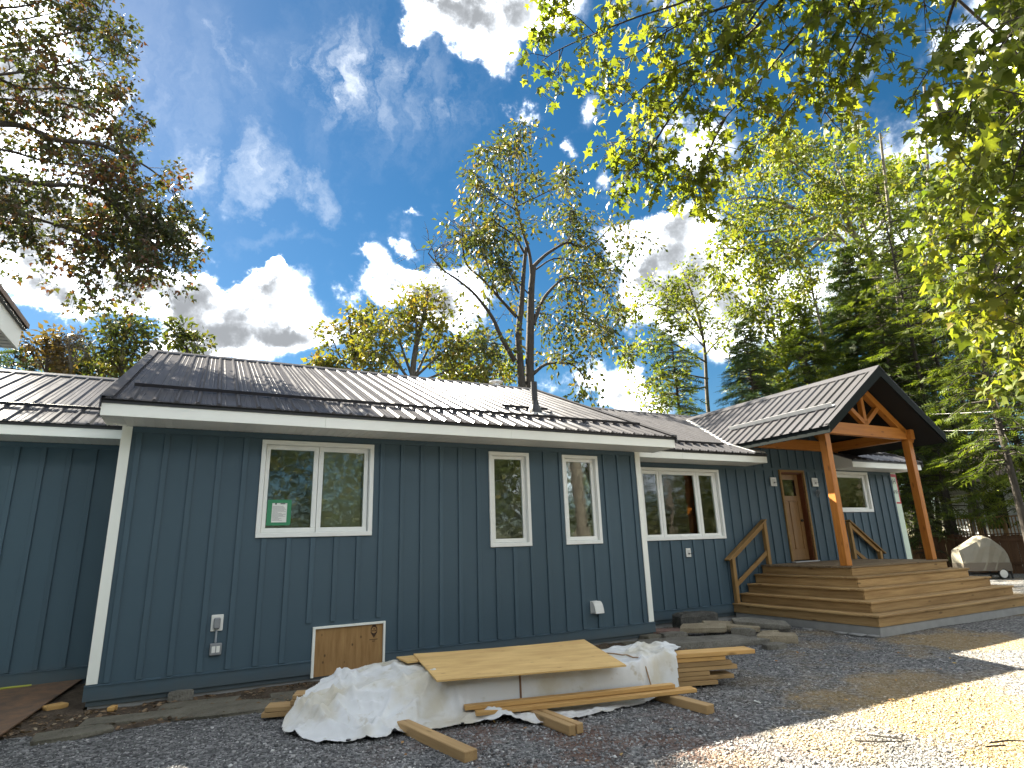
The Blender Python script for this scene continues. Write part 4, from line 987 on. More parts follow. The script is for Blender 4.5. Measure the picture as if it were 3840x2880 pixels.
rock('wood_offcut', (-.32, .35, G + .02), .20, .15, .05, .5, M['lumber'], 'pale wood offcut beside the dirty plywood sheet', 'wood offcut', seed=95, rough=.05)
rock('wood_chip', (.28, -.16, G + .02), .10, .07, .05, 1.2, M['lumber'], 'small splintered wood chip under the left house corner', 'wood chip', seed=97)
dp = [(-.27, 2.33, -.075), (-1.6, 2.33, -.10), (-2.0, -1.05, -.065), (-.575, -1.03, -.065)]
M4 = frame(Vector(dp[3]), Vector(dp[0]) - Vector(dp[3]))
inv = M4.inverted(); mb = MB(); mb.prism([inv @ Vector(q) for q in dp], (0, 0, .016)); od = oriented('plywood_ramp', mb.mesh('plywood_ramp'), M['ply_dirty'], M4)
tag(od, 'muddy brown plywood sheet lying on the ground at the left wall', 'plywood sheet')
tag(MB().tube([(-2.2, 1.55, -.06), (-1.5, 1.80, -.055), (-1.1, 1.93, -.055), (-.85, 1.95, -.06)], .013, 8).build('garden_hose', plain('yellow_hose', (.36, .38, .04), .5)), 'yellow green hose lying behind the muddy plywood sheet', 'hose')
tag(rock('bark_piece', (1.35, -3.2, G + .0), .11, .035, .03, .1, M['bark_dark'], 'dark stick of bark on the gravel at the lower left', 'bark'))

# ---------------------------------------------------------------- lumber pile
P0 = V(1.706, -1.56, 0); E1 = V(.949, -.314, 0).normalized(); E2 = V(.314, .949, 0).normalized()
def ab(a, b, z=0.0): return P0 + E1 * a + E2 * b + V(0, 0, z)
LZ = G + .030
glb = 'boards stacked under the tarp'
lay = [(0.0, 5.06, 'lowest front plank of the stack with both ends showing'), (.03, 5.28, 'second plank from the bottom at the front of the stack'), (.28, 4.98, 'third plank up with a short ragged right end'), (.30, 5.33, 'fourth plank up reaching far right in the stack'), (1.5, 5.26, 'fifth plank up in the front of the stack'), (1.55, 5.20, 'bright plank just under the topmost one'), (1.7, 5.58, 'topmost bright plank sticking out furthest to the right')]
random.seed(21)
for k, (a0, a1, lab) in enumerate(lay):
    w = .225 if k != 6 else .25; z = LZ + .0500 * k + .023
    o = beam('plank', ab(a0, .115, z), ab(a1, .115 + random.uniform(-.02, .02), z), w, .046, M['lumber' if k in (5, 6) else 'lumber_grey'])
    tag(o, lab, 'plank', glb)
for k in range(6):
    z = LZ + .0500 * k + .023
    o = beam('plank', ab((.75 if k < 3 else 1.6) + random.random() * .3, .36, z), ab(4.95 + random.random() * .4, .36, z), .225, .046, M['lumber_grey'])
    tag(o, 'plank in the back row of the tarped lumber stack', 'plank', 'planks in the back row of the stack')
o = beam('plank', ab(2.15, -.70, -.018), ab(4.53, -.50, -.005), .14, .038, M['lumber']); tag(o, 'lower of the two long planks lying in front of the tarp', 'plank', 'planks in front of the tarp')
o = beam('plank', ab(2.05, -.66, .024), ab(4.32, -.46, .037), .09, .040, M['lumber']); tag(o, 'upper narrow plank of the two lying in front of the tarp', 'plank', 'planks in front of the tarp')
gb = 'wood blocks under the lumber'
bz = G + .044
def bearer(p0, p1, lab, w=.105):
    o = beam('bearer', (*p0, bz), (*p1, bz), w, .085, M['lumber_grey'], bevel=.006); tag(o, lab, 'wood block', gb)
bearer((2.77, -2.15), (3.07, -3.86), 'aged timber block sticking out furthest from under the tarp', .125)
bearer((4.05, -2.75), (4.115, -3.74), 'left piece of the short double timber block beside the tarp edge', .075); bearer((4.14, -2.75), (4.205, -3.73), 'right piece of the short double timber block beside the tarp edge', .075)
bearer((5.55, -3.0), (5.61, -3.93), 'timber block under the right end of the front planks', .11)
# tarp
def interp(t, pts):
    if t <= pts[0][0]: return pts[0][1]
    for (x0, y0), (x1, y1) in zip(pts, pts[1:]):
        if t <= x1: return y0 + (y1 - y0) * (t - x0) / (x1 - x0)
    return pts[-1][1]
def sst(x): x = max(0, min(1, x)); return x * x * (3 - 2 * x)
B_OUT = [(.15, -.30), (.36, -.58), (.72, -.97), (1.11, -1.03), (1.62, -.88), (2.17, -.77), (2.5, -.80), (2.66, -.93), (2.85, -.96), (2.97, -.92), (3.3, -.80), (3.58, -.68), (3.8, -.60), (4.26, -.36), (4.5, -.22), (4.8, -.1)]
B_BOT = [(.2, -.40), (.7, -.88), (1.1, -.95), (1.6, -.82), (1.95, -.66), (2.3, -.60), (4.0, -.42), (4.3, -.20), (4.8, -.12)]
B_TOP = [(.2, .10), (.7, .15), (1.1, .10), (1.6, -.08), (1.9, -.46), (2.3, -.50), (4.0, -.34), (4.3, -.06), (4.8, -.02)]
CRE = [([(.48, -.43), (.74, -.30), (1.0, -.40), (1.34, -.48), (1.776, -.27)], .085, .055), ([(1.776, -.27), (1.95, -.5), (2.07, -.67), (2.5, -.76)], .075, .05), ([(1.34, -.48), (1.25, -.72), (1.13, -.98)], .06, .045), ([(.74, -.30), (.86, -.58), (1.10, -.92)], .075, .045), ([(.28, -.05), (.55, -.45), (1.05, -.80)], .06, .04), ([(1.776, -.27), (1.62, -.52), (1.35, -.72), (1.15, -.95)], .05, .05), ([(.35, -.5), (.75, -.72), (1.12, -.97)], .04, .04), ([(1.5, -.8), (2.0, -.70), (2.4, -.72)], .03, .04), ([(2.45, -.62), (2.7, -.78), (2.95, -.88)], .045, .05), ([(2.3, -.70), (2.62, -.92)], .035, .04), ([(3.0, -.72), (3.4, -.66), (3.9, -.50)], .025, .035), ([(.9, .25), (1.6, .05), (1.9, -.2)], .03, .06), ([(4.05, -.35), (4.2, .1), (4.3, .5)], .028, .06), ([(4.35, -.2), (4.5, .15), (4.55, .5)], .024, .05), ([(3.9, .55), (4.3, .45), (4.65, .5)], .03, .12), ([(1.0, .62), (1.5, .60), (2.0, .5)], .05, .10)]
_cr = random.Random(17)
for _i in range(16):
    _a, _b = _cr.uniform(.25, 1.75), _cr.uniform(-.95, .15); _t = _cr.choice([_cr.uniform(-1.1, -.3), _cr.uniform(.1, .7), _cr.uniform(2.0, 2.8)]); _l = _cr.uniform(.20, .46)
    _m = (_a + math.cos(_t) * _l + _cr.uniform(-.05, .05), _b + math.sin(_t) * _l + _cr.uniform(-.05, .05))
    CRE.append(([(_a, _b), _m, (_m[0] + math.cos(_t + _cr.uniform(-.5, .5)) * _l, _m[1] + math.sin(_t + _cr.uniform(-.5, .5)) * _l)], _cr.uniform(.030, .062), _cr.uniform(.022, .045)))
for _i in range(22):
    _a = _cr.uniform(1.9, 4.3); _s = _cr.uniform(-.06, .06)
    CRE.append(([(_a, -.66 + .1 * (_a - 2)), (_a + _s, -.52 + .08 * (_a - 2)), (_a + _s * 2, -.40 + .07 * (_a - 2))], _cr.uniform(.010, .026), _cr.uniform(.018, .035)))
for _i in range(16):
    _a, _b = _cr.uniform(4.0, 4.6), _cr.uniform(-.1, .55); _t = _cr.uniform(0, 3.1); _l = _cr.uniform(.10, .25)
    CRE.append(([(_a, _b), (_a + math.cos(_t) * _l, _b + math.sin(_t) * _l)], _cr.uniform(.012, .03), _cr.uniform(.016, .03)))
def segd(p, a, b):
    ax, ay = a; bx, by = b; t = ((p[0] - ax) * (bx - ax) + (p[1] - ay) * (by - ay)) / ((bx - ax) ** 2 + (by - ay) ** 2); t = max(0, min(1, t)); return math.hypot(p[0] - ax - t * (bx - ax), p[1] - ay - t * (by - ay)), t
def tarp_h(a, b):
    bot, top = interp(a, B_BOT), interp(a, B_TOP)
    t = sst((b - bot) / max(.05, top - bot)); t = t ** (.8 if a < 1.6 else 1)
    ztop = .272 + .010 * mn.noise((a * 1.5, b * 2, 0))
    if a < 1.4: ztop -= .125 * (1 - sst((a - .2) / 1.2))
    if b > .52: ztop -= (b - .52) * .55
    z = G + .022 + (ztop - G - .022) * t
    if b < bot: z = G + .020 + .012 * abs(mn.noise((a * 6, b * 7, 2)))
    amp = 1.0 - .75 * t if a > 1.8 else 1.0
    for pts, h, w in CRE:
        d = min(segd((a, b), p, q)[0] for p, q in zip(pts, pts[1:]))
        if d < w * 4: z += h * math.exp(-d / w * 1.5) * (1 - .85 * sst((a - 1.5) / .35) * sst((4.1 - a) / .3) * sst((b + .62) / .1))
    fl = 1 - .8 * sst((a - 1.5) / .35) * sst((4.1 - a) / .3) * sst((b + .62) / .1)
    q = mn.noise((a * 3.3 + b * 1.5, b * 3.3 - a, 5)); r = 1 - abs(q) * 2.2; q2 = mn.noise((a * 5.3 - b * 3.5, b * 6.3 + a * 2, 9)); r2 = 1 - abs(q2) * 2.4
    z += fl * (.016 * max(0, r) ** 3 + .010 * max(0, r2) ** 3) + .006 * mn.noise((a * 9, b * 9, 7)) + .002 * mn.noise((a * 25, b * 25, 3))
    if a > 1.9 and bot - .02 < b < top: z += .018 * mn.noise((a * 6, b * 2, 1))
    return max(z, G + .014)
na, nb = 290, 150
As, Bs = fr(.12, 4.78, na), fr(-1.06, .80, nb)
tv, idx, tf = [], {}, []
def tin(a, b):
    if b < interp(a, B_OUT) + .02 * mn.noise((a * 5, 0, 3)): return False
    if a < .30 + max(0, b + .35) * .55 + .03 * mn.noise((b * 5, 1, 1)): return False
    if a > 4.58 + b * .55 + .05 * mn.noise((b * 5, 4, 1)): return False
    return True
for j, b in enumerate(Bs):
    for i, a in enumerate(As): tv.append(tuple(ab(a, b, tarp_h(a, b))))
for j in range(nb):
    for i in range(na):
        if tin((As[i] + As[i + 1]) / 2, (Bs[j] + Bs[j + 1]) / 2):
            q = j * (na + 1) + i; tf.append((q, q + 1, q + na + 2, q + na + 1))
me = bpy.data.meshes.new('tarp'); me.from_pydata(tv, [], tf); me.update(); me.materials.append(M['tarp']); me.shade_smooth()
import bmesh
bm = bmesh.new(); bm.from_mesh(me); bmesh.ops.delete(bm, geom=[v for v in bm.verts if not v.link_faces], context='VERTS')
for _ in range(1): bmesh.ops.smooth_vert(bm, verts=bm.verts, factor=.30, use_axis_x=True, use_axis_y=True, use_axis_z=True)
bm.to_mesh(me); bm.free()
ot = bpy.data.objects.new('tarp', me); link(ot); tag(ot, 'crumpled white woven tarp draped over the lumber stack', 'tarp')
for a, b, r in ((.98, -.99, .022), (2.02, -.80, .016)):
    pz = tarp_h(a, b) + .006
    MB().tube([ab(a, b, pz - .004), ab(a, b, pz + .003)], [r, r], 12).build('grommet', M['black'], ot)
for a in (2.62,):
    pts_ = [ab(a + .03 * math.sin(t * 3), -.70 + t * .75, tarp_h(a + .03 * math.sin(t * 3), -.70 + t * .75) + .012) for t in [i / 14 for i in range(15)]]
    MB().tube(pts_, .011, 6).build('strap', plain('brown_strap', (.20, .11, .06), .8), ot)
pts_ = [ab(3.75 + .45 * t, .15 - .5 * t + .12 * math.sin(t * 5), tarp_h(3.75 + .45 * t, .15 - .5 * t + .12 * math.sin(t * 5)) + .008) for t in [i / 12 for i in range(13)]]
MB().tube(pts_, .008, 6).build('cord', plain('tan_cord', (.30, .20, .11), .8), ot)
c4 = [V(3.17, -2.80, .296), V(5.06, -3.35, .305), V(5.43, -2.02, .370), V(3.35, -1.52, .352)]
M4 = frame(c4[0], c4[1] - c4[0]); inv = M4.inverted()
mb = MB(); n1_, n2_ = 10, 6; gridp = []
for j in range(n2_ + 1):
    for i in range(n1_ + 1):
        u_, v_ = i / n1_, j / n2_
        p = c4[0].lerp(c4[1], u_).lerp(c4[3].lerp(c4[2], u_), v_); p.z += -.012 * math.sin(u_ * math.pi) * v_ ; gridp.append(inv @ p)
nq = len(gridp); up_ = V(0, 0, .016)
mb.add(gridp + [q - up_ for q in gridp], [(j * (n1_ + 1) + i, j * (n1_ + 1) + i + 1, (j + 1) * (n1_ + 1) + i + 1, (j + 1) * (n1_ + 1) + i) for j in range(n2_) for i in range(n1_)] + [(nq + (j + 1) * (n1_ + 1) + i, nq + (j + 1) * (n1_ + 1) + i + 1, nq + j * (n1_ + 1) + i + 1, nq + j * (n1_ + 1) + i) for j in range(n2_) for i in range(n1_)]
       + [(nq + i, nq + i + 1, i + 1, i) for i in range(n1_)] + [(n2_ * (n1_ + 1) + i, n2_ * (n1_ + 1) + i + 1, nq + n2_ * (n1_ + 1) + i + 1, nq + n2_ * (n1_ + 1) + i) for i in range(n1_)]
       + [((j + 1) * (n1_ + 1), j * (n1_ + 1), nq + j * (n1_ + 1), nq + (j + 1) * (n1_ + 1)) for j in range(n2_)][::-1] + [(j * (n1_ + 1) + n1_, (j + 1) * (n1_ + 1) + n1_, nq + (j + 1) * (n1_ + 1) + n1_, nq + j * (n1_ + 1) + n1_) for j in range(n2_)])
tag(oriented('plywood_sheet', mb.mesh('plywood_sheet'), M['ply'], M4), 'clean golden plywood sheet lying on top of the tarped lumber', 'plywood sheet')
c5 = [V(3.18, -1.82, .322), V(4.6, -1.98, .330), V(4.66, -1.73, .338), V(3.16, -1.46, .330)]
M5 = frame(c5[0], c5[1] - c5[0]); inv = M5.inverted(); mb = MB(); mb.prism([inv @ q for q in c5], (0, 0, -.016))
tag(oriented('plywood_sheet', mb.mesh('plywood_sheet'), M['ply'], M5), 'narrow plywood strip poking out left from under the big golden sheet', 'plywood sheet')

# twigs on the sunny gravel
gtw = 'twigs on the sunlit gravel'
for pts_, lab in (([(5.94, -5.20), (6.047, -5.352), (6.318, -5.431)], 'longest dark twig on the sunlit gravel, bent in the middle'), ([(6.19, -5.16), (6.27, -5.397), (6.114, -5.47)], 'hooked dark twig crossing the longest one'), ([(6.796, -5.778), (6.92, -5.85), (7.1, -5.95)], 'dark twig at the right edge of the gravel'), ([(6.659, -5.814), (6.791, -5.89)], 'short twig below the one at the right edge')):
    zz = [gz(x, y) + .022 + .012 * (i % 2) for i, (x, y) in enumerate(pts_)]
    tag(MB().tube([(x, y, z) for (x, y), z in zip(pts_, zz)], [.007, .006, .004][:len(pts_)], 6).build('twig', M['bark_dark']), lab, 'twig', gtw)
tag(MB().tube([(6.276, -3.954, G + .02), (6.289, -3.867, G + .022)], .006, 6).build('wood_sliver', M['paper']), 'thin white sliver lying on the shaded gravel', 'sliver')
gco = 'concrete crumbs along the step base'
for i, (x, y, s, lab) in enumerate([(11.0, -.95, .09, 'small pale concrete crumb left of the step base'), (11.05, -1.55, .12, 'pale concrete crumb at the middle of the step base'), (11.08, -1.85, .16, 'larger flat concrete crumb near the front corner of the step base'), (11.12, -2.1, .10, 'pale concrete crumb at the front corner of the step base')]):
    rock('concrete_crumb', (x, y, G), s * 1.6, s, .03, 1.4, M['concrete'], lab, 'concrete piece', gco, seed=120 + i)

# ---------------------------------------------------------------- covered grill, neighbour, fence, garage, wires
gr = empty('covered_grill', (25.6, 3.0, G), 'barbecue grill under a tan fabric cover with a white wheel, beyond the steps', 'grill')
gx = RGT.copy(); gx.z = 0; gx.normalize(); gy = V(-gx.y, gx.x, 0)
GO = V(25.6, 3.0, G)
stn = [(-.98, 1.02, .26, .32), (-.90, 1.06, .30, .31), (-.55, 1.20, .33, .30), (-.25, 1.33, .36, .30), (0.0, 1.44, .38, .29), (.18, 1.46, .38, .29), (.42, 1.38, .38, .28), (.66, 1.20, .36, .28), (.86, 1.02, .34, .27), (.93, .80, .30, .27)]
def ring(st, z0f=0.0, z1f=1.0, grow=0.0):
    x, top, dep, bot = st; out = []
    prof = [(-1, 0), (-1.0, .35), (-.97, .7), (-.72, .93), (-.3, 1.0), (.3, 1.0), (.72, .93), (.97, .7), (1.0, .35), (1, 0)]
    for py, pz in prof:
        wob = .018 * math.sin(x * 17 + pz * 9 + py * 4)
        zz = bot + (top - bot) * pz
        out.append(GO + gx * (x * (1 + grow) + wob) + gy * ((dep + grow) * py + wob) + V(0, 0, zz))
    return out
stn = [(x * .85, t_, d_, b_) for x, t_, d_, b_ in stn]
vs, fs = [], []
for st in stn: vs += ring(st)
k = 10
for i in range(len(stn) - 1): fs += [(i * k + j, i * k + j + 1, (i + 1) * k + j + 1, (i + 1) * k + j) for j in range(k - 1)]
fs += [tuple(range(k)), tuple(range((len(stn) - 1) * k, len(stn) * k))[::-1]]
mb = MB(); mb.add(vs, fs); cov_ = mb.build('cover', plain('tan_cover', (.19, .175, .135), .55, .2, 5.0, bmp=.3, bscale=12), gr, smooth_=False)
vs, fs = [], []
for st in stn:
    x, top, dep, bot = st
    for py, pz in ((-1, -.02), (-1, .26), (1, .26), (1, -.02)): vs.append(GO + gx * x * 1.012 + gy * (dep + .012) * py + V(0, 0, bot + pz))
for i in range(len(stn) - 1):
    for j in (0, 2): fs.append((i * 4 + j, i * 4 + j + 1, (i + 1) * 4 + j + 1, (i + 1) * 4 + j))
fs += [(0, 1, 2, 3), tuple(4 * (len(stn) - 1) + q for q in (3, 2, 1, 0))]
mb = MB(); mb.add(vs, fs); mb.build('cover_band', plain('brown_band', (.12, .10, .075), .6, .12), gr)
wx = GO + gx * .40 - gy * .36
MB().tube([wx + V(0, 0, .17) - gy * .03, wx + V(0, 0, .17) + gy * .03], .17, 18).build('wheel', M['rubber'], gr)
MB().tube([wx + V(0, 0, .17) - gy * .035, wx + V(0, 0, .17) - gy * .02], .135, 18).build('wheel_hub', M['plastic_white'], gr)
mb = MB()
for x in (-.75, .42, .78):
    for y in (-.25, .25): p = GO + gx * x + gy * y; mb.tube([p + V(0, 0, .0), p + V(0, 0, .5)], .03, 8)
mb.beam(GO - gx * .8 + V(0, 0, .16), GO + gx * .8 + V(0, 0, .16), .5, .04); mb.build('frame', M['black'], gr)
MB().tube([GO + gx * .62 - gy * .1 + V(0, 0, .0), GO + gx * .62 - gy * .1 + V(0, 0, .26)], .14, 14).build('gas_tank', M['black'], gr)
tag(MB().box(29.2, 30.4, 3.0, 3.9, G - .05, G + .16).box(29.3, 30.1, 3.1, 3.7, G + .16, G + .22).build('folded_tarp', plain('blue_grey_sheet', (.16, .19, .22), .5)), 'dark folded sheet on the ground right of the grill', 'sheet')

fe = empty('board_fence', (29, 4, G), 'dark brown wooden board fence behind the covered grill', 'fence')
y = -1.5; i = 0
while y < 9.5:
    o = beam('slat', (29 + .012 * (i % 2), y, G - .1), (29 + .012 * (i % 2), y, 1.30 + .02 * math.sin(i * 2.3)), .135, .02, M['brown_fence'], fe, up=V(1, 0, 0), bevel=0); y += .142; i += 1
for z in (.25, 1.12): beam('rail', (28.95, -1.5, z), (28.95, 9.5, z), .05, .09, M['brown_fence'], fe)
beam('cap_rail', (28.99, -1.5, 1.345), (28.99, 9.5, 1.345), .14, .035, M['brown_fence'], fe)
for y in (0.2, 2.9, 5.4, 7.9): beam('fence_post', (28.90, y, G - .1), (28.90, y, 1.40), .09, .09, M['brown_fence'], fe, up=V(1, 0, 0))
nb_ = empty('neighbour_house', (35, 3, 0), 'white house with a brown shingle roof half hidden behind the conifers at the right', 'house')
MB().box(34, 42, -6, 8.3, -.4, 3.62).build('wall', M['neighbour_white'], nb_)
MB().prism([(33.4, -6.5, 3.55), (33.4, 8.9, 3.55), (33.4, 8.9, 3.72), (33.4, -6.5, 3.72)], (.05, 0, 0)).build('fascia', M['neighbour_white'], nb_)
nr = MB().prism([(33.35, -6.6, 3.70), (38, -6.6, 5.6), (42.6, -6.6, 3.70), (42.6, -6.6, 3.60), (33.35, -6.6, 3.60)], (0, 15.6, 0)).build('roof', M['shingle'], nb_)
for i in range(9):
    x = 33.35 + i * .5; z = 3.70 + i * .2043
    MB().prism([(x, -6.58, z + .01), (x, -6.58, z + .04), (x + .5, -6.58, z + .22), (x + .5, -6.58, z + .205)], (0, 15.56, 0)).build('shingle_course', M['shingle'], nr)
for (y0, y1, z0, z1) in ((5.45, 6.35, 1.55, 3.2), (2.6, 4.2, 1.5, 3.1), (-1.5, 1.0, 1.5, 3.1)):
    w = MB().box(33.94, 33.999, y0 - .1, y1 + .1, z0 - .1, z1 + .1).build('window', M['neighbour_white'], nb_); MB().box(33.92, 33.939, y0, y1, z0, z1).build('pane', M['dark_glass'], w)
for i in range(24): MB().box(33.975, 33.9985, -6, 8.3, -.3 + i * .163, -.3 + i * .163 + .012).build('siding_lap', M['plastic_grey'], nb_)
dk = empty('neighbour_deck', (31.5, 5, 0), 'wooden deck railing in front of the white house at the right', 'railing')
for z in (1.0, 2.05): beam('rail', (31.5, 2.6, z), (31.5, 6.6, z), .12, .06, M['deck_rail_wood'], dk)
for y in (2.6, 3.6, 4.6, 5.6, 6.6): beam('rail_post', (31.5, y, -.2), (31.5, y, 2.1), .1, .1, M['deck_rail_wood'], dk, up=V(1, 0, 0))
y = 2.75
while y < 6.5: beam('baluster', (31.5, y, 1.03), (31.5, y, 2.02), .035, .035, M['deck_rail_wood'], dk, up=V(1, 0, 0), bevel=0); y += .13
ga = empty('garage', (-3.6, -7, 0), 'garage roof corner with white fascia at the upper left of the view', 'garage')
gxe, gye, gze = -.78, -1.74, 3.79
MB().box(gxe - .02, gxe, -16, gye, gze - .235, gze).build('fascia', M['trim'], ga, .002)
MB().box(gxe - .62, gxe - .022, -16, gye + .0, gze - .232, gze - .222).build('soffit', M['soffit'], ga)
for i in range(40): MB().box(gxe - .62, gxe - .023, gye - .06 - i * .105, gye - .052 - i * .105, gze - .236, gze - .2325).build('soffit_seam', M['plastic_grey'], ga)
MB().prism([(gxe + .045, -16, gze - .005), (gxe - 3.6, -16, gze + 1.5), (gxe - 7.2, -16, gze), (gxe - 7.2, -16, gze + .045), (gxe - 3.6, -16, gze + 1.55), (gxe + .045, -16, gze + .045)], (0, 14.30, 0)).build('roof', M['shingle'], ga)
MB().box(gxe, gxe + .03, -16, gye + .03, gze - .03, gze + .02).build('drip_edge', M['black'], ga)
MB().prism([(gxe - .021, gye, gze - .235), (gxe - 3.6, gye, gze + 1.26), (gxe - 7.1, gye, gze - .235), (gxe - 7.1, gye, gze), (gxe - 3.6, gye, gze + 1.49), (gxe - .021, gye, gze)], (0, -.02, 0)).build('rake_fascia', M['trim'], ga)
MB().box(gxe - 6.6, gxe - .62, -15.6, -2.3, -.3, 3.6).build('wall', M['siding'], ga)
gwi = 'overhead wires at the right'
for (p, q, lab) in ((at(3330, 1556, dist=31), at(4200, 1498, dist=25), 'upper overhead wire crossing the conifers right of the porch'), (at(3300, 1612, dist=31), at(4200, 1585, dist=25), 'lower thin overhead wire crossing the conifers right of the porch')):
    pts_ = [p.lerp(q, i / 16) - V(0, 0, .5 * math.sin(math.pi * i / 16) * .25) for i in range(17)]
    tag(MB().tube(pts_, .013, 6).build('overhead_wire', M['wire']), lab, 'wire', gwi)

# ---------------------------------------------------------------- trees
def catmull(pts, k=4):
    if len(pts) < 3: return [Vector(p) for p in pts]
    P = [pts[0] * 2 - pts[1]] + list(pts) + [pts[-1] * 2 - pts[-2]]; out = []
    for i in range(1, len(P) - 2):
        for j in range(k):
            t = j / k; a, b, c, d = P[i - 1], P[i], P[i + 1], P[i + 2]
            out.append(.5 * ((2 * b) + (c - a) * t + (2 * a - 5 * b + 4 * c - d) * t * t + (3 * b - a - 3 * c + d) * t ** 3))
    out.append(P[-2]); return out
MAPLE_V = [(.28, 0, .04), (0, 0, 0), (-.06, .40, -.06), (.20, .22, .02), (.40, .56, -.10), (.52, .20, .02), (1.0, 0, -.12), (.52, -.20, .02), (.40, -.56, -.10), (.20, -.22, .02), (-.06, -.40, -.06)]
MAPLE_F = [(0, i, i + 1) for i in range(1, 10)] + [(0, 10, 1)]
MAP2_V = [(.3, 0, .05), (0, 0, 0), (.22, .48, -.06), (.48, .20, .02), (1, 0, -.1), (.48, -.20, .02), (.22, -.48, -.06)]
MAP2_F = [(0, i, i + 1) for i in range(1, 6)] + [(0, 6, 1)]
LEAF_V = [(0, 0, 0), (.45, .27, .05), (1, 0, -.06), (.45, -.27, .05)]
LEAF_F = [(0, 1, 2), (0, 2, 3)]
ASH_V, ASH_F = [], []
for (x, s, l) in ((.15, 1, .42), (.15, -1, .42), (.5, 1, .46), (.5, -1, .46), (.75, 0, .5)):
    k = len(ASH_V); dx, dy = (.55, .83 * s) if s else (1, 0); nx_, ny_ = -dy, dx
    ASH_V += [(x, 0, 0), (x + dx * l * .5 + nx_ * l * .19, dy * l * .5 + ny_ * l * .19, .03), (x + dx * l, dy * l, -.05), (x + dx * l * .5 - nx_ * l * .19, dy * l * .5 - ny_ * l * .19, .03)]
    ASH_F += [(k, k + 1, k + 2, k + 3)]
FEA_V, FEA_F = [], []
for i in range(9):
    x = .05 + .098 * i; l = (.50 - .043 * i) * (1.0 if i % 2 else .86); s = 1 if i % 2 else -1
    k = len(FEA_V); FEA_V += [(x, 0, 0), (x + l * .55, s * l * .95, -.10 * l), (x + .10, 0, .015)]; FEA_F += [(k, k + 1, k + 2)]
k = len(FEA_V); FEA_V += [(0, .02, 0), (.5, .035, .01), (1.08, 0, -.05), (.5, -.035, .01), (0, -.02, 0)]; FEA_F += [(k, k + 1, k + 2, k + 3, k + 4)]
SHAPES = dict(maple=(MAPLE_V, MAPLE_F), maple2=(MAP2_V, MAP2_F), leaf=(LEAF_V, LEAF_F), ash=(ASH_V, ASH_F), feather=(FEA_V, FEA_F))
class Tree:
    def __init__(s, seed): s.br = MB(); s.p = []; s.a = []; s.n = []; s.r = random.Random(seed); s.g = np.random.default_rng(seed)
    def limb(s, pts, r0, r1, k=4, n=7):
        P = catmull([Vector(q) for q in pts], k); m = len(P)
        s.br.tube(P, [r0 + (r1 - r0) * (i / (m - 1)) ** .8 for i in range(m)], n, caps=False); return P
    def rnd(s): 
        while True:
            v = V(s.r.uniform(-1, 1), s.r.uniform(-1, 1), s.r.uniform(-1, 1))
            if .1 < v.length < 1: return v.normalized()
    def leaves(s, P, n, spread, droop=.3, t0=.15):
        m = len(P) - 1
        for _ in range(n):
            t = s.r.uniform(t0, 1) * m; i = min(int(t), m - 1); q = P[i].lerp(P[i + 1], t - i); tan = (P[i + 1] - P[i]).normalized()
            o = s.rnd(); s.p.append(q + o * spread * s.r.random() ** .5); s.a.append(o * .9 + tan * .5 - V(0, 0, droop)); nn = s.rnd(); nn.z += .7; s.n.append(nn)
    def twigs(s, P, n, ln, lv=1, t0=.2, up=.15, droop=.0, nl=12, spread=.12, r=.012, out=.9, ldroop=.3, kids=4, taper=.45):
        m = len(P) - 1
        for i_ in range(n):
            u = t0 + (1 - t0) * (i_ + s.r.random()) / n; t = min(u, .999) * m; i = int(t); q = P[i].lerp(P[i + 1], t - i); tan = (P[i + 1] - P[i]).normalized()
            d = (tan * s.r.uniform(.3, .8) + s.rnd() * out + V(0, 0, up)).normalized(); l = ln * s.r.uniform(.6, 1.25) * (1 - taper * u)
            mid = q + d * l * .5 + s.rnd() * l * .08; end = q + d * l + V(0, 0, -droop * l) + s.rnd() * l * .12
            Q = [q, mid, end]; s.br.tube(Q, [r, r * .7, r * .35], 4, caps=False)
            if lv > 0: s.twigs(Q, kids, ln * .5, lv - 1, .25, up, droop, nl, spread, r * .55, out, ldroop, kids, taper)
            if lv == 0 or s.r.random() < .3: s.leaves(Q, nl, spread, ldroop)
    def finish(s, name, base, label, cat, bark_, leafm, shape, size, group=None, crown='crown', jit=.3):
        o = empty(name, base, label, cat, group)
        s.br.build('trunk', bark_, o, smooth_=True)
        if s.p:
            tvv, tff = SHAPES[shape]; n = len(s.p)
            sz = size * np.clip(s.g.normal(1, jit, n), .45, 1.7)
            scatter(crown, tvv, tff, np.array([tuple(q) for q in s.p]), np.array([tuple(q) for q in s.a]), np.array([tuple(q) for q in s.n]), sz, leafm, o)
        return o
def PX_(lst, y=None, dist=None, jit=0, r=None):
    out = []
    for q in lst:
        if len(q) == 3: out.append(at(q[0], q[1], dist=q[2]))
        else: out.append(at(q[0], q[1], y=y + (r.uniform(-jit, jit) if r else 0)))
    return out

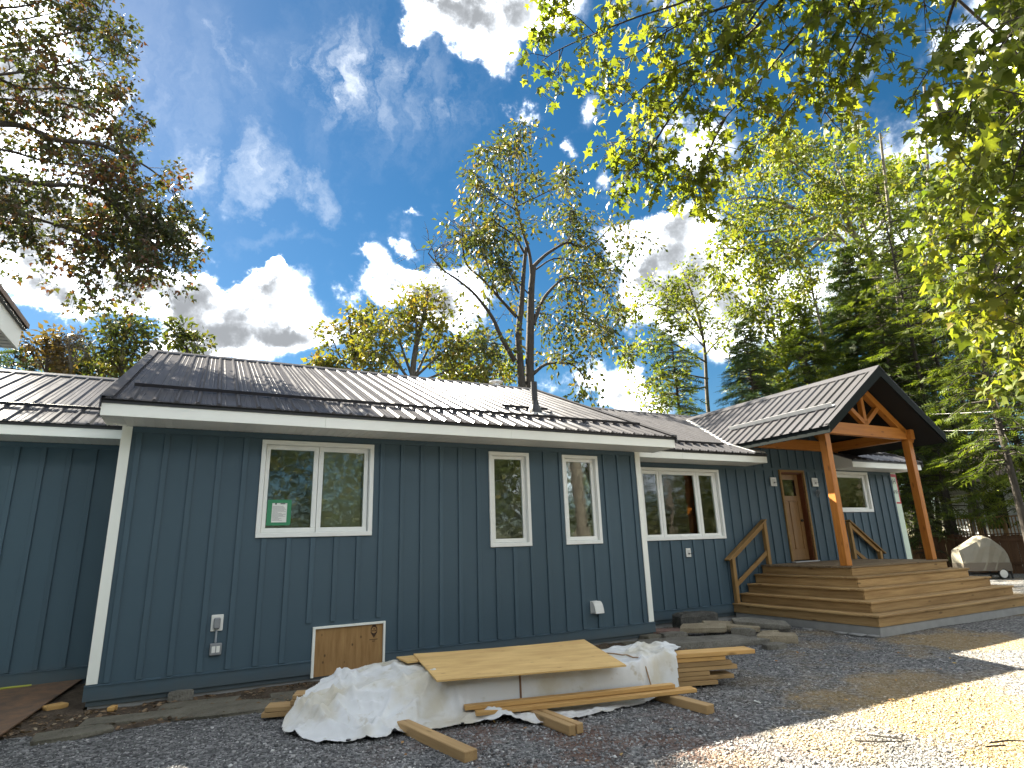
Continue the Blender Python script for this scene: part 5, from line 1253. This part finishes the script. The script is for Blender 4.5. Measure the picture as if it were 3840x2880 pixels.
# maple whose branches hang into the view at the upper right, its trunk standing right of the view
T = Tree(101); fork = V(11.2, -6.6, 6.2)
T.limb([V(11.6, -6.8, G - .2), V(11.5, -6.8, 2), V(11.3, -6.7, 4.5), fork], .22, .15, n=10)
RM = [[(3100,-150,8.5),(2917,18,8.7),(2812,123,8.9),(2716,210,9),(2584,329,9.3),(2450,450,9.4),(2350,520,9.5),(2290,545,9.6)],
 [(2900,-200,8.6),(2600,-10,9),(2400,60,9.2),(2220,130,9.4),(2090,190,9.6),(2030,230,9.7)],
 [(2600,-200,9),(2350,-60,9.3),(2150,-10,9.5),(2020,40,9.7)],
 [(2584,329,9.3),(2520,430,9.3),(2450,540,9.4),(2400,610,9.4),(2340,670,9.5)],
 [(3250,-150,8.5),(3000,120,8.8),(2850,300,9),(2720,440,9.1),(2620,560,9.2),(2550,660,9.3)],
 [(2720,440,9.1),(2660,560,9.2),(2610,690,9.3)],
 [(3300,-150,8.2),(3150,100,8.4),(3050,270,8.6),(2950,420,8.8),(2850,540,9)],
 [(3450,-150,8),(3300,0,8.2),(3200,170,8.4),(3130,320,8.6),(3080,450,8.8)],
 [(3900,20,7),(3780,140,7.3),(3680,280,7.6),(3600,400,7.8),(3540,520,8)],
 [(3950,280,7),(3820,400,7.2),(3740,520,7.5),(3680,640,7.8),(3600,720,8)],
 [(4000,560,7),(3880,690,7.2),(3800,800,7.4),(3720,920,7.6),(3660,1000,7.8)],
 [(4000,880,7),(3900,970,7.2),(3830,1060,7.4),(3770,1130,7.6)],
 [(4020,1120,7),(3930,1180,7.2),(3860,1230,7.4)],
 [(3200,-150,8.6),(2800,0,9),(2550,90,9.2),(2400,190,9.4),(2270,260,9.5)],
 [(3050,-150,8.6),(2750,150,8.9),(2600,220,9.1),(2450,300,9.3),(2330,400,9.4)],
 [(3400,-200,8.2),(3000,-40,8.6),(2750,20,8.9),(2600,60,9.1),(2480,120,9.3)],
 [(3950,-100,7.2),(3850,60,7.4),(3740,60,7.6),(3640,120,7.8)],
 [(4050,150,6.8),(3900,350,7),(3830,560,7.2),(3790,700,7.4)]]
for i, l in enumerate(RM):
    P = PX_(l)
    P = T.limb(([fork, fork.lerp(P[0], .5) + V(0, 0, 1.7)] if i not in (3, 5) else []) + P, .024 if i else .030, .005, n=6)
    T.twigs(P, 11 if l[0][0] > 3850 else 17, .66, 1, t0=.28, up=-.05, droop=.25, nl=6, spread=.11, r=.008, out=.95, ldroop=.75, kids=3, taper=.3)
P = T.limb(PX_([(3640,-150,7.8),(3566,44,8),(3530,180,8.1),(3460,300,8.2),(3400,400,8.3)]), .02, .004, n=5); T.twigs(P, 7, .5, 0, t0=.3, nl=5, spread=.1, ldroop=.7, r=.006)
T.finish('maple_tree', (11.6, -6.8, G), 'green maple whose leafy branches hang into the view from the upper right', 'tree', M['bark_dark'], M['lf_maple'], 'maple', .108)

T = Tree(104); fork = V(17.5, -2.5, 6.5)
TK = [V(18.0, -3.0, G - .2), V(17.9, -2.9, 3), V(17.6, -2.6, 6.5), V(17.4, -2.5, 10), V(17.3, -2.4, 13)]; T.limb(TK, .20, .05, n=9)
for i, l in enumerate([[(4150,560,16),(3900,600,15.5),(3750,620,15.5),(3600,640,16),(3480,700,16.5)], [(4150,700,15.5),(3880,760,15),(3720,800,15),(3600,850,15.5),(3500,900,16)], [(4150,850,15),(3900,930,14.5),(3760,980,14.5),(3660,1040,15)], [(4150,420,16),(3950,400,16),(3800,420,16),(3660,430,16.5),(3540,500,17)], [(4150,1000,15),(3950,1090,14.5),(3830,1150,14.5),(3720,1190,15)], [(4150,640,16.5),(3900,680,16.5),(3760,720,17),(3640,740,17)], [(4150,1050,15),(3980,1200,14.5),(3880,1270,14.5),(3800,1330,15)], [(4150,300,16),(3900,260,16),(3780,300,16.5),(3700,380,17)]]):
    P = PX_(l[1:]); hz = max(3.2, min(12.5, P[0].z - .8)); j = 1 if hz < 6.5 else 2 if hz < 10 else 3; P = T.limb([TK[j].lerp(TK[j + 1], (hz - TK[j].z) / (TK[j + 1].z - TK[j].z))] + P, .032, .008, n=6)
    T.twigs(P, 17, 1.15, 1, t0=.22, up=-.02, droop=.22, nl=8, spread=.17, r=.010, out=1.0, ldroop=.65, kids=4, taper=.3)
T.finish('maple_tree', (18.0, -3.0, G), 'sunlit yellow green maple reaching in from the right edge before the conifers', 'tree', M['bark_dark'], M['lf_light'], 'maple2', .165)

# maple overhanging from the upper left, turning red
T = Tree(102); r_ = random.Random(4); fork = V(-7.2, 5.6, 8.0)
T.limb([V(-7.8, 5.6, G - .2), V(-7.7, 5.6, 3), V(-7.4, 5.6, 6), fork, V(-7.0, 5.5, 11), V(-6.4, 5.4, 14)], .32, .12, n=10)
LM = [[(-300,470),(0,464),(110,481),(211,523),(363,540),(464,582),(549,625),(630,690),(660,760)], [(-300,640),(0,667),(169,692),(321,700),(420,760),(490,840),(520,930)], [(110,481),(270,549),(363,658),(439,760),(498,836),(520,900)],
 [(-300,200),(0,180),(150,150),(300,110),(370,60),(390,0)], [(-300,300),(0,280),(200,250),(310,230),(390,215)], [(-200,380),(100,380),(280,400),(400,480),(500,540)], [(-300,800),(0,790),(200,840),(330,890),(430,950),(530,1000),(610,1000)],
 [(-300,760),(-50,800),(60,830),(120,830)], [(439,760),(425,880),(415,950),(370,1000),(320,1015)], [(-300,0),(0,30),(180,0),(300,-60)], [(363,658),(520,760),(580,820),(610,880)], [(-300,100),(-50,90),(150,60),(280,20)], [(-300,540),(0,560),(150,600),(280,620),(400,640),(520,690)], [(-200,250),(80,330),(250,330),(340,360),(400,420)], [(200,840),(300,860),(420,900),(520,880),(600,930)]]
for i, l in enumerate(LM):
    P = PX_(l, y=5.0, jit=.9, r=r_)
    P = T.limb(([fork.lerp(P[0], .4)] if l[0][0] < 0 else []) + P, .085 if i < 2 else .045, .008, n=6)
    T.twigs(P, 19, 1.25, 1, t0=.06, up=-.02, droop=.15, nl=17, spread=.15, r=.010, out=1.0, ldroop=.55, kids=4, taper=.35)
T.finish('maple_tree', (-7.8, 5.6, G), 'maple with reddening leaves overhanging the house from the upper left', 'tree', M['bark_dark'], M['lf_red'], 'maple2', .098)

# tall two stemmed tree behind the middle of the house
T = Tree(103); r_ = random.Random(5); Y0 = 13.0
def cl_(l, r0, r1, n=8): return T.limb(PX_(l, y=Y0, jit=.0), r0, r1, n=n)
b1 = at(1987, 1454, y=Y0); b2 = at(1957, 1454, y=Y0)
T.limb([V(b1.x, Y0, G - .3), V(b1.x + .05, Y0, 4)] + PX_([(1987,1454),(1989,1222),(1992,1096),(2000,1000)], y=Y0), .27, .13, n=10)
T.limb([V(b2.x - .1, Y0, G - .3), V(b2.x, Y0, 4)] + PX_([(1957,1454),(1944,1262),(1955,1149),(1962,1040),(1972,930)], y=Y0), .24, .08, n=9)
CT = [([(2000,1000),(2030,970),(2063,944),(2126,910),(2170,925),(2215,920),(2250,894),(2290,850)], .13, .03), ([(2126,910),(2150,860),(2140,800),(2150,760)], .05, .015), ([(2250,894),(2300,900),(2340,870),(2365,900)], .03, .01), ([(1975,960),(1955,930),(1931,884),(1891,857),(1850,830)], .09, .03),
 ([(1995,1050),(1985,950),(1955,850),(1937,771),(1924,718),(1915,640),(1904,532)], .13, .015), ([(1937,771),(1945,650),(1950,560),(1946,510)], .05, .01), ([(1924,718),(1880,640),(1880,520)], .04, .01), ([(1935,790),(1850,730),(1790,690)], .04, .01), ([(1937,775),(2020,735),(2080,705),(2120,690),(2130,640)], .05, .012),
 ([(1931,1355),(1878,1262),(1845,1189),(1785,1109),(1725,1056),(1659,1010),(1606,950)], .16, .03), ([(1660,1011),(1640,985),(1620,930)], .03, .012), ([(1937,1189),(1871,1116),(1812,1050),(1745,983),(1732,864),(1699,824)], .11, .025), ([(1871,1116),(1830,1000),(1790,900),(1770,830)], .06, .015), ([(1945,1100),(1900,1000),(1850,950),(1810,890)], .06, .015),
 ([(2000,1215),(2030,1136),(2063,1089),(2116,1043),(2150,1055),(2200,1070)], .15, .03), ([(2116,1043),(2125,1090),(2130,1142),(2160,1220),(2210,1280)], .06, .015), ([(2116,1043),(2200,1040),(2270,1100),(2300,1180)], .05, .012), ([(2130,1142),(2190,1190),(2270,1230),(2310,1250)], .04, .01), ([(2000,1401),(2043,1368),(2090,1361),(2150,1370),(2200,1420)], .12, .02), ([(2010,1010),(2080,970),(2180,985),(2260,1010),(2310,1000)], .06, .012), ([(1931,1355),(1900,1300),(1850,1290),(1790,1310)], .05, .012), ([(1990,1180),(2060,1180),(2120,1230)], .05, .012), ([(1980,1100),(1930,1050),(1880,1060)], .05, .012)]
sparse = {9: .3, 10: .0, 11: .45}
for i, (l, r0, r1) in enumerate(CT):
    P = cl_(l, r0 * .75, r1 * .8)
    f_ = sparse.get(i, 1)
    T.twigs(P, int(13), 1.9, 1, t0=.25, up=.1, droop=.22, nl=int(7 * f_), spread=.30, r=.018, out=.9, ldroop=.5, kids=4, taper=.4)
T.finish('tall_tree', (b1.x, Y0, G), 'tall thin crowned tree with two dark trunks rising behind the middle of the house', 'tree', M['bark_dark'], M['lf_ash'], 'leaf', .23)

def px_tree(name, seed, Y, trunk, limbs, rt, leafm, shape, size, label, bark_, tw=(12, 1.6, 1, 6, .25), group=None, jit=.8, up=.15, droop=.1, kids=4):
    T = Tree(seed); rr = random.Random(seed)
    t = PX_(trunk, y=Y); P = T.limb([V(t[0].x, Y, G - .3), V(t[0].x, Y, (t[0].z) * .5)] + t, rt, rt * .3, n=8)
    T.twigs(P, tw[0], tw[1], tw[2], t0=.55, nl=tw[3], spread=tw[4], r=.016, up=up, droop=droop, kids=kids)
    for l in limbs:
        q = [at(u, v, y=Y + (rr.uniform(-jit, jit) if k else 0)) for k, (u, v) in enumerate(l)]
        Q = T.limb(q, rt * .35, rt * .08, n=6); T.twigs(Q, tw[0], tw[1], tw[2], t0=.25, nl=tw[3], spread=tw[4], r=.014, up=up, droop=droop, kids=kids)
    return T.finish(name, (t[0].x, Y, G), label, 'tree', bark_, leafm, shape, size, group)
px_tree('yellow_maple', 111, 16, [(1545,1450),(1560,1300),(1590,1180),(1605,1085)], [[(1548,1430),(1620,1280),(1690,1160)],[(1548,1420),(1500,1280),(1490,1180)],[(1550,1420),(1660,1320),(1760,1220)],[(1546,1440),(1460,1320),(1420,1240)],[(1550,1440),(1700,1380),(1830,1290)],[(1550,1445),(1720,1430),(1840,1420)],[(1548,1450),(1420,1420),(1380,1330)],[(1560,1330),(1560,1200),(1540,1130)]], .22, M['lf_yellow'], 'maple2', .21, 'golden yellow maple behind the ridge of the main roof', M['bark'], tw=(12, 1.5, 1, 7, .3), group='yellow maples behind the roof')
px_tree('yellow_maple', 112, 18, [(1330,1440),(1325,1330),(1310,1190)], [[(1330,1420),(1270,1330),(1240,1240)],[(1330,1430),(1250,1390),(1215,1370)],[(1330,1420),(1390,1300),(1430,1200)],[(1330,1400),(1350,1280),(1380,1180)],[(1330,1440),(1270,1430),(1200,1430)],[(1330,1440),(1400,1420),(1470,1380)]], .18, M['lf_yellow'], 'maple2', .21, 'smaller yellowing maple left of the golden one, its lowest leaves touching the ridge', M['bark'], tw=(11, 1.5, 1, 6, .3), group='yellow maples behind the roof')
px_tree('green_tree', 113, 17, [(1830,1450),(1800,1380),(1780,1290)], [[(1825,1440),(1760,1390),(1700,1350)],[(1830,1440),(1870,1380),(1890,1330)],[(1830,1445),(1890,1430),(1930,1420)],[(1820,1430),(1740,1430),(1690,1420)]], .16, M['lf_light'], 'maple2', .20, 'low light green tree between the golden maple and the two stemmed tree', M['bark'], tw=(11, 1.4, 1, 6, .3))
px_tree('airy_tree', 114, 15, [(2654,1520),(2640,1290),(2600,1120),(2560,1020)], [[(2640,1300),(2520,1180),(2420,1140),(2360,1190)],[(2650,1360),(2500,1280),(2390,1300),(2320,1330)],[(2610,1160),(2680,1080),(2710,1030)],[(2655,1420),(2520,1400),(2420,1440)],[(2645,1330),(2720,1240),(2750,1160)],[(2630,1240),(2540,1120),(2490,1080)],[(2650,1450),(2500,1480),(2400,1500)],[(2640,1280),(2600,1190),(2520,1150)]], .16, M['lf_light'], 'leaf', .21, 'airy pale green tree with thin branches right of the two stemmed tree', M['bark'], tw=(13, 1.7, 1, 11, .32), up=.05)
px_tree('leaning_tree', 115, 9, [(3362,1390),(3329,1182),(3299,1062),(3275,971),(3209,890),(3161,800),(3106,700)], [[(3275,971),(3257,899),(3227,808),(3167,700),(3130,600)],[(3299,1062),(3200,941),(3136,880),(3058,815),(2974,780),(2880,790)],[(3209,890),(3100,800),(3000,700),(2930,620)],[(3136,900),(3040,900),(2950,960),(2850,1000)],[(3058,815),(2960,850),(2820,870),(2720,830)],[(3161,800),(3080,700),(2960,600),(2850,560)],[(3227,808),(3240,700),(3221,600),(3200,520)],[(3106,700),(3040,620),(2990,540)],[(2974,780),(2860,740),(2740,750)],[(3257,899),(3330,800),(3360,690),(3370,600)],[(3130,860),(3010,960),(2900,1030),(2830,1060)],[(3230,850),(3290,760),(3300,660)],[(2930,900),(2800,930),(2700,930)]], .34, M['lf_light'], 'leaf', .25, 'big leaning multi stemmed tree with light green leaves behind the porch gable', M['bark_pale'], tw=(16, 2.4, 1, 13, .45), jit=1.6)
px_tree('young_birch', 116, 10, [(3075,1210),(3050,1110),(3035,990)], [[(3060,1150),(3000,1080),(2990,1020)],[(3055,1130),(3090,1050),(3095,1000)],[(3070,1190),(3010,1160),(2980,1150)]], .12, M['lf_light'], 'leaf', .20, 'slim pale trunked young tree left of the tall spruce', M['bark_pale'], tw=(9, 1.2, 1, 6, .25))
px_tree('leafy_tree', 122, 14, [(3440,1420),(3420,1100),(3400,720)], [[(3430,1200),(3330,1050),(3280,980)],[(3430,1250),(3520,1100),(3560,1000)],[(3415,1000),(3480,850),(3520,760)],[(3415,950),(3340,820),(3310,740)],[(3435,1350),(3340,1250),(3270,1230)],[(3435,1330),(3540,1240),(3600,1200)],[(3405,850),(3400,700),(3380,620)],[(3420,1100),(3500,950),(3600,880)]], .26, M['lf_light'], 'leaf', .30, 'tall leafy tree filling the gap between the leaning tree and the tall cedar', M['bark'], tw=(14, 2.6, 1, 11, .5), jit=1.5)
px_tree('leafy_tree', 123, 13, [(2960,1480),(2940,1300),(2920,1130)], [[(2950,1400),(2870,1260),(2830,1180)],[(2950,1380),(3030,1270),(3070,1210)],[(2940,1300),(2980,1180),(2990,1110)],[(2945,1350),(2880,1190),(2860,1100)],[(2955,1450),(2850,1390),(2800,1360)],[(2955,1440),(3050,1370),(3100,1330)]], .2, M['lf_light'], 'leaf', .26, 'yellow green leafy tree between the two spruces behind the porch ridge', M['bark'], tw=(13, 1.8, 1, 10, .4), jit=1.2)
px_tree('round_tree', 117, 20, [(454,1440),(452,1380),(460,1300),(464,1200)], [[(454,1400),(400,1330),(370,1290)],[(455,1390),(510,1310),(540,1280)],[(456,1360),(420,1270),(410,1230)],[(458,1350),(500,1260),(505,1220)],[(453,1420),(390,1400),(345,1390)],[(454,1420),(530,1390),(570,1370)]], .16, M['lf_bush'], 'leaf', .24, 'dark round crowned tree beyond the left roof', M['bark_dark'], tw=(10, 1.4, 1, 6, .3))
px_tree('slim_tree', 118, 21, [(700,1350),(690,1290),(680,1235)], [[(700,1340),(735,1300),(750,1275)],[(695,1310),(665,1270),(660,1245)]], .10, M['lf_bush'], 'leaf', .26, 'small tree top showing just above the left end of the main ridge', M['bark_dark'], tw=(8, .9, 1, 5, .25))
px_tree('rust_tree', 119, 20, [(170,1420),(175,1350),(190,1290)], [[(172,1390),(215,1310),(240,1265)],[(172,1400),(140,1330),(125,1290)],[(172,1380),(190,1310),(200,1270)],[(172,1410),(220,1370),(250,1350)]], .12, M['lf_rust'], 'leaf', .24, 'rusty brown leaved tree above the left roof', M['bark_dark'], tw=(8, 1.0, 1, 4, .22))
px_tree('bare_tree', 120, 19, [(262,1420),(260,1340),(258,1260)], [[(262,1400),(290,1320),(310,1275)],[(262,1380),(240,1310),(225,1290)],[(262,1350),(275,1290),(280,1270)],[(262,1400),(310,1340),(335,1290)]], .09, M['lf_bush'], 'leaf', .22, 'nearly bare thin tree between the rusty tree and the round tree', M['bark'], tw=(10, .9, 1, 0, .2))
px_tree('bush_tree', 121, 22, [(300,1440),(300,1400),(305,1360)], [[(300,1430),(250,1390),(230,1370)],[(300,1430),(350,1390),(375,1375)],[(300,1440),(400,1420),(420,1400)]], .10, M['lf_bush'], 'leaf', .26, 'low thin bush crown behind the left roof ridge', M['bark'], tw=(10, 1.0, 1, 5, .25))

def conifer(name, seed, base, h, rad_, z0, mat, label, nb=170, droop=.35, spray=.42, rt=.16, lean=(0, 0), group=None, fill=1.0, bark_=None, dens=.17, flat_=.8):
    T = Tree(seed); r = T.r; base = Vector(base)
    tip = base + V(lean[0], lean[1], h)
    ax = lambda t: base.lerp(tip, t)
    T.br.tube([ax(i / 8) for i in range(9)], [rt * (1 - i / 8.4) for i in range(9)], 8, caps=False)
    for i in range(nb):
        t = (z0 + (h - z0) * ((i + r.random()) / nb) ** .92) / h; az = r.uniform(0, 6.283)
        l = (rad_ * min(1.0, ((1 - t) * h / (rad_ * 2.6)) ** .8) * r.uniform(.6, 1.12) + .12)
        if t < .35: l *= .75 + .25 * (t / .35)
        o = V(math.cos(az), math.sin(az), 0); p = ax(min(t, .995))
        dr = droop * r.uniform(.6, 1.3) * (1 - .6 * t)
        Q = [p, p + o * l * .4 + V(0, 0, l * (.10 - dr * .3)), p + o * l * .75 + V(0, 0, -l * dr * .75), p + o * l + V(0, 0, -l * dr * .95)]
        T.br.tube(Q, [.030, .02, .012, .005], 4, caps=False)
        m = max(3, int(l / dens * fill))
        for j in range(m):
            u = (.12 + .88 * (j + r.random()) / m) * 3; k = min(int(u), 2); q = Q[k].lerp(Q[k + 1], u - k); s = 1 if j % 2 else -1
            tan = (Q[k + 1] - Q[k]).normalized(); sd = tan.cross(V(0, 0, 1)).normalized() * s
            a = tan * r.uniform(.35, .9) + sd * r.uniform(.25, 1.0) + V(0, 0, r.uniform(-.35, .12) - dr * .3)
            T.p.append(q + T.rnd() * .05); T.a.append(a); nn = T.rnd() * flat_; nn.z += .8; T.n.append(nn)
        T.p.append(Q[3]); T.a.append(Q[3] - Q[2]); T.n.append(V(r.uniform(-.3, .3), r.uniform(-.3, .3), 1))
    return T.finish(name, base, label, 'tree', bark_ or M['bark_dark'], mat, 'feather', spray, group, jit=.28)
def con_px(name, seed, u, vtop, Y, rpx, z0, mat, label, **kw):
    top = at(u, vtop, y=Y); d = (top - CAM).dot(FWD)
    return conifer(name, seed, (top.x, Y, G - .2), top.z - G + .2, rpx * d / FPX, z0, mat, label, **kw)
con_px('spruce_tree', 201, 3160, 925, 9, 185, 5.5, M['nd_spruce'], 'tall blue green spruce standing directly behind the porch roof', nb=420, spray=.42, droop=.30, dens=.10, flat_=1.4)
con_px('spruce_tree', 202, 2785, 1195, 11, 125, 4.0, M['nd_spruce'], 'smaller dark spruce left of the porch roof', nb=330, spray=.34, droop=.28, dens=.085, flat_=1.4)
con_px('spruce_tree', 203, 2985, 1140, 10, 260, 3.0, M['nd_cedar'], 'yellow green conifer filling the gap between the two spruces', nb=380, spray=.44, droop=.3, dens=.12, flat_=1.3)
con_px('cedar_tree', 204, 2500, 1110, 14, 75, 2.0, M['nd_cedar'], 'narrow column shaped cedar beside the airy pale tree', nb=260, spray=.36, droop=.2, dens=.12, flat_=1.4)
con_px('cedar_tree', 205, 2870, 1290, 16, 150, 2.0, M['nd_cedar'], 'olive green cedar behind the ridge of the porch roof', nb=260, spray=.42, droop=.25, dens=.12, flat_=1.4)
gc = 'conifers along the right side'
def con_d(seed, u, dist, vtop, rad_, z0, mat, label, name='cedar_tree', **kw):
    g = at(u, 2000, dist=dist); t = at(u, vtop, dist=1.0) - CAM; d = g - CAM; s = math.hypot(d.x, d.y) / math.hypot(t.x, t.y); ztop = CAM.z + t.z * s
    return conifer(name, seed, (g.x, g.y, G - .2), ztop - G + .2, rad_, z0, mat, label, group=gc, **kw)
con_d(211, 3440, 36, 830, 2.6, 2.0, M['nd_cedar'], 'broad yellow green cedar just right of the porch gable', nb=230, spray=.44)
con_d(212, 3580, 32, 560, 2.4, 2.6, M['nd_cedar'], 'tall cedar with its trunk rising above the right end of the porch roof', nb=220, spray=.42)
con_d(213, 3690, 34, 700, 2.1, 4.6, M['nd_cedar'], 'cedar leaning its trunk in front of the white house', nb=190, spray=.36, rt=.17, lean=(.0, .5))
con_d(214, 3850, 27, 520, 2.0, 4.0, M['nd_cedar'], 'dark trunked conifer at the right edge of the view', nb=180, spray=.36, rt=.15)
con_d(215, 3465, 32, 1120, 1.7, .9, M['nd_dark'], 'low dark cedar behind the right porch post', nb=240, spray=.42)
con_d(216, 3620, 44, 850, 3.0, 4.0, M['nd_dark'], 'dark spruce far back between the tall cedars', nb=280, spray=.62)
con_d(217, 3345, 40, 1010, 2.8, 2.0, M['nd_dark'], 'dark conifer behind the peak of the porch roof', nb=260, spray=.62)
con_d(218, 3760, 42, 480, 2.8, 4.0, M['nd_dark'], 'tallest dark conifer in the back right', nb=230, spray=.55)
con_d(219, 3480, 44, 520, 2.0, 8.0, M['nd_spruce'], 'thin conifer with a bare trunk above the leaning tree', nb=140, spray=.50)
con_d(220, 3900, 30, 900, 2.6, 2.5, M['nd_cedar'], 'cedar half cut off by the right edge of the view', nb=260, spray=.52)
con_d(221, 3560, 36, 1480, 1.7, 4.0, M['nd_cedar'], 'small bright cedar over the fence beside the grill', nb=170, spray=.40)
gt = 'bare trunks among the right conifers'
for i, (u0, v0, u1, v1, d_, rr, lab) in enumerate([(3395, 1400, 3300, 500, 41, .19, 'pale trunk rising left of the tall cedar'), (3505, 1500, 3465, 300, 39, .17, 'grey trunk between the leaning tree and the tall cedar'), (3640, 1900, 3560, 900, 36, .16, 'grey trunk showing above the white house roof')]):
    p, q = at(u0, v0, dist=d_), at(u1, v1, dist=d_ * 1.02); lo = p + (p - q) * ((p.z - G + .3) / (q.z - p.z))
    o = empty('dead_tree', (lo.x, lo.y, G), lab, 'tree trunk', gt)
    T = Tree(300 + i); o['category'] = 'dead tree'; P = T.limb([lo, p, p.lerp(q, .5) + V(.1, 0, 0), q], rr, rr * .35, n=8); T.twigs(P, 16, 1.3, 0, t0=.3, nl=0, r=.02); T.br.build('trunk', M['bark_pale'], o, smooth_=True)
gl = 'conifers beyond the left roof'
con_px('hemlock_tree', 231, -110, 880, 12, 210, 3, M['nd_dark'], 'dark hemlock at the left edge reaching over the garage eave', nb=300, spray=.5, droop=.45, group=gl)
con_px('spruce_tree', 232, 60, 1310, 20, 80, 3, M['nd_dark'], 'dark conifer low behind the garage eave', nb=170, spray=.42, group=gl)
con_px('spruce_tree', 233, 135, 1345, 21, 70, 3, M['nd_cedar'], 'olive conifer low between the dark one and the rusty tree', nb=150, spray=.40, group=gl)
# the wood across the yard behind the viewer (mirrored in the windows) and brush behind the house
g_ = np.random.default_rng(77)
def mass(name, cx, cy, cz, sx, sy, sz, per, mat, size):
    P = np.concatenate([np.stack([g_.normal(c[0], c[3], per), g_.normal(c[1], c[4], per), g_.normal(c[2], c[5], per)], 1) for c in zip(cx, cy, cz, sx, sy, sz)])
    P = P[P[:, 2] > -.2]; n = len(P); nn = g_.normal(0, .7, (n, 3)); nn[:, 2] += .6
    tag(scatter(name, LEAF_V, LEAF_F, P, g_.normal(0, 1, (n, 3)), nn, size * g_.uniform(.6, 1.4, n), mat), kind='stuff')
nx_ = 190
cx = g_.uniform(-30, 75, nx_); cy = -23 - g_.random(nx_) * 10 - np.abs(cx - 10) * .06; cz = g_.uniform(.5, 8.5, nx_)
mass('woodland', cx, cy, cz, g_.uniform(1.2, 2.6, nx_), g_.uniform(.8, 1.6, nx_), g_.uniform(.8, 1.7, nx_), 1100, M['lf_bush'], .24)
wt = MB()
for i in range(34):
    x = g_.uniform(-26, 70); y = -22 - g_.random() * 8; h = g_.uniform(7, 12); wt.tube([(x, y, G - .2), (x + g_.normal(0, .2), y, h * .5), (x + g_.normal(0, .4), y, h)], [.2, .15, .05], 7)
tag(wt.build('woodland_trunks', M['bark']), kind='stuff')
nx_ = 70; cx = g_.uniform(4, 36, nx_); cy = g_.uniform(13.0, 17, nx_); cz = g_.uniform(.6, 3.6, nx_)
mass('undergrowth', cx, cy, cz, g_.uniform(.8, 1.6, nx_), g_.uniform(.5, .9, nx_), g_.uniform(.5, 1.0, nx_), 260, M['lf_light'], .26)
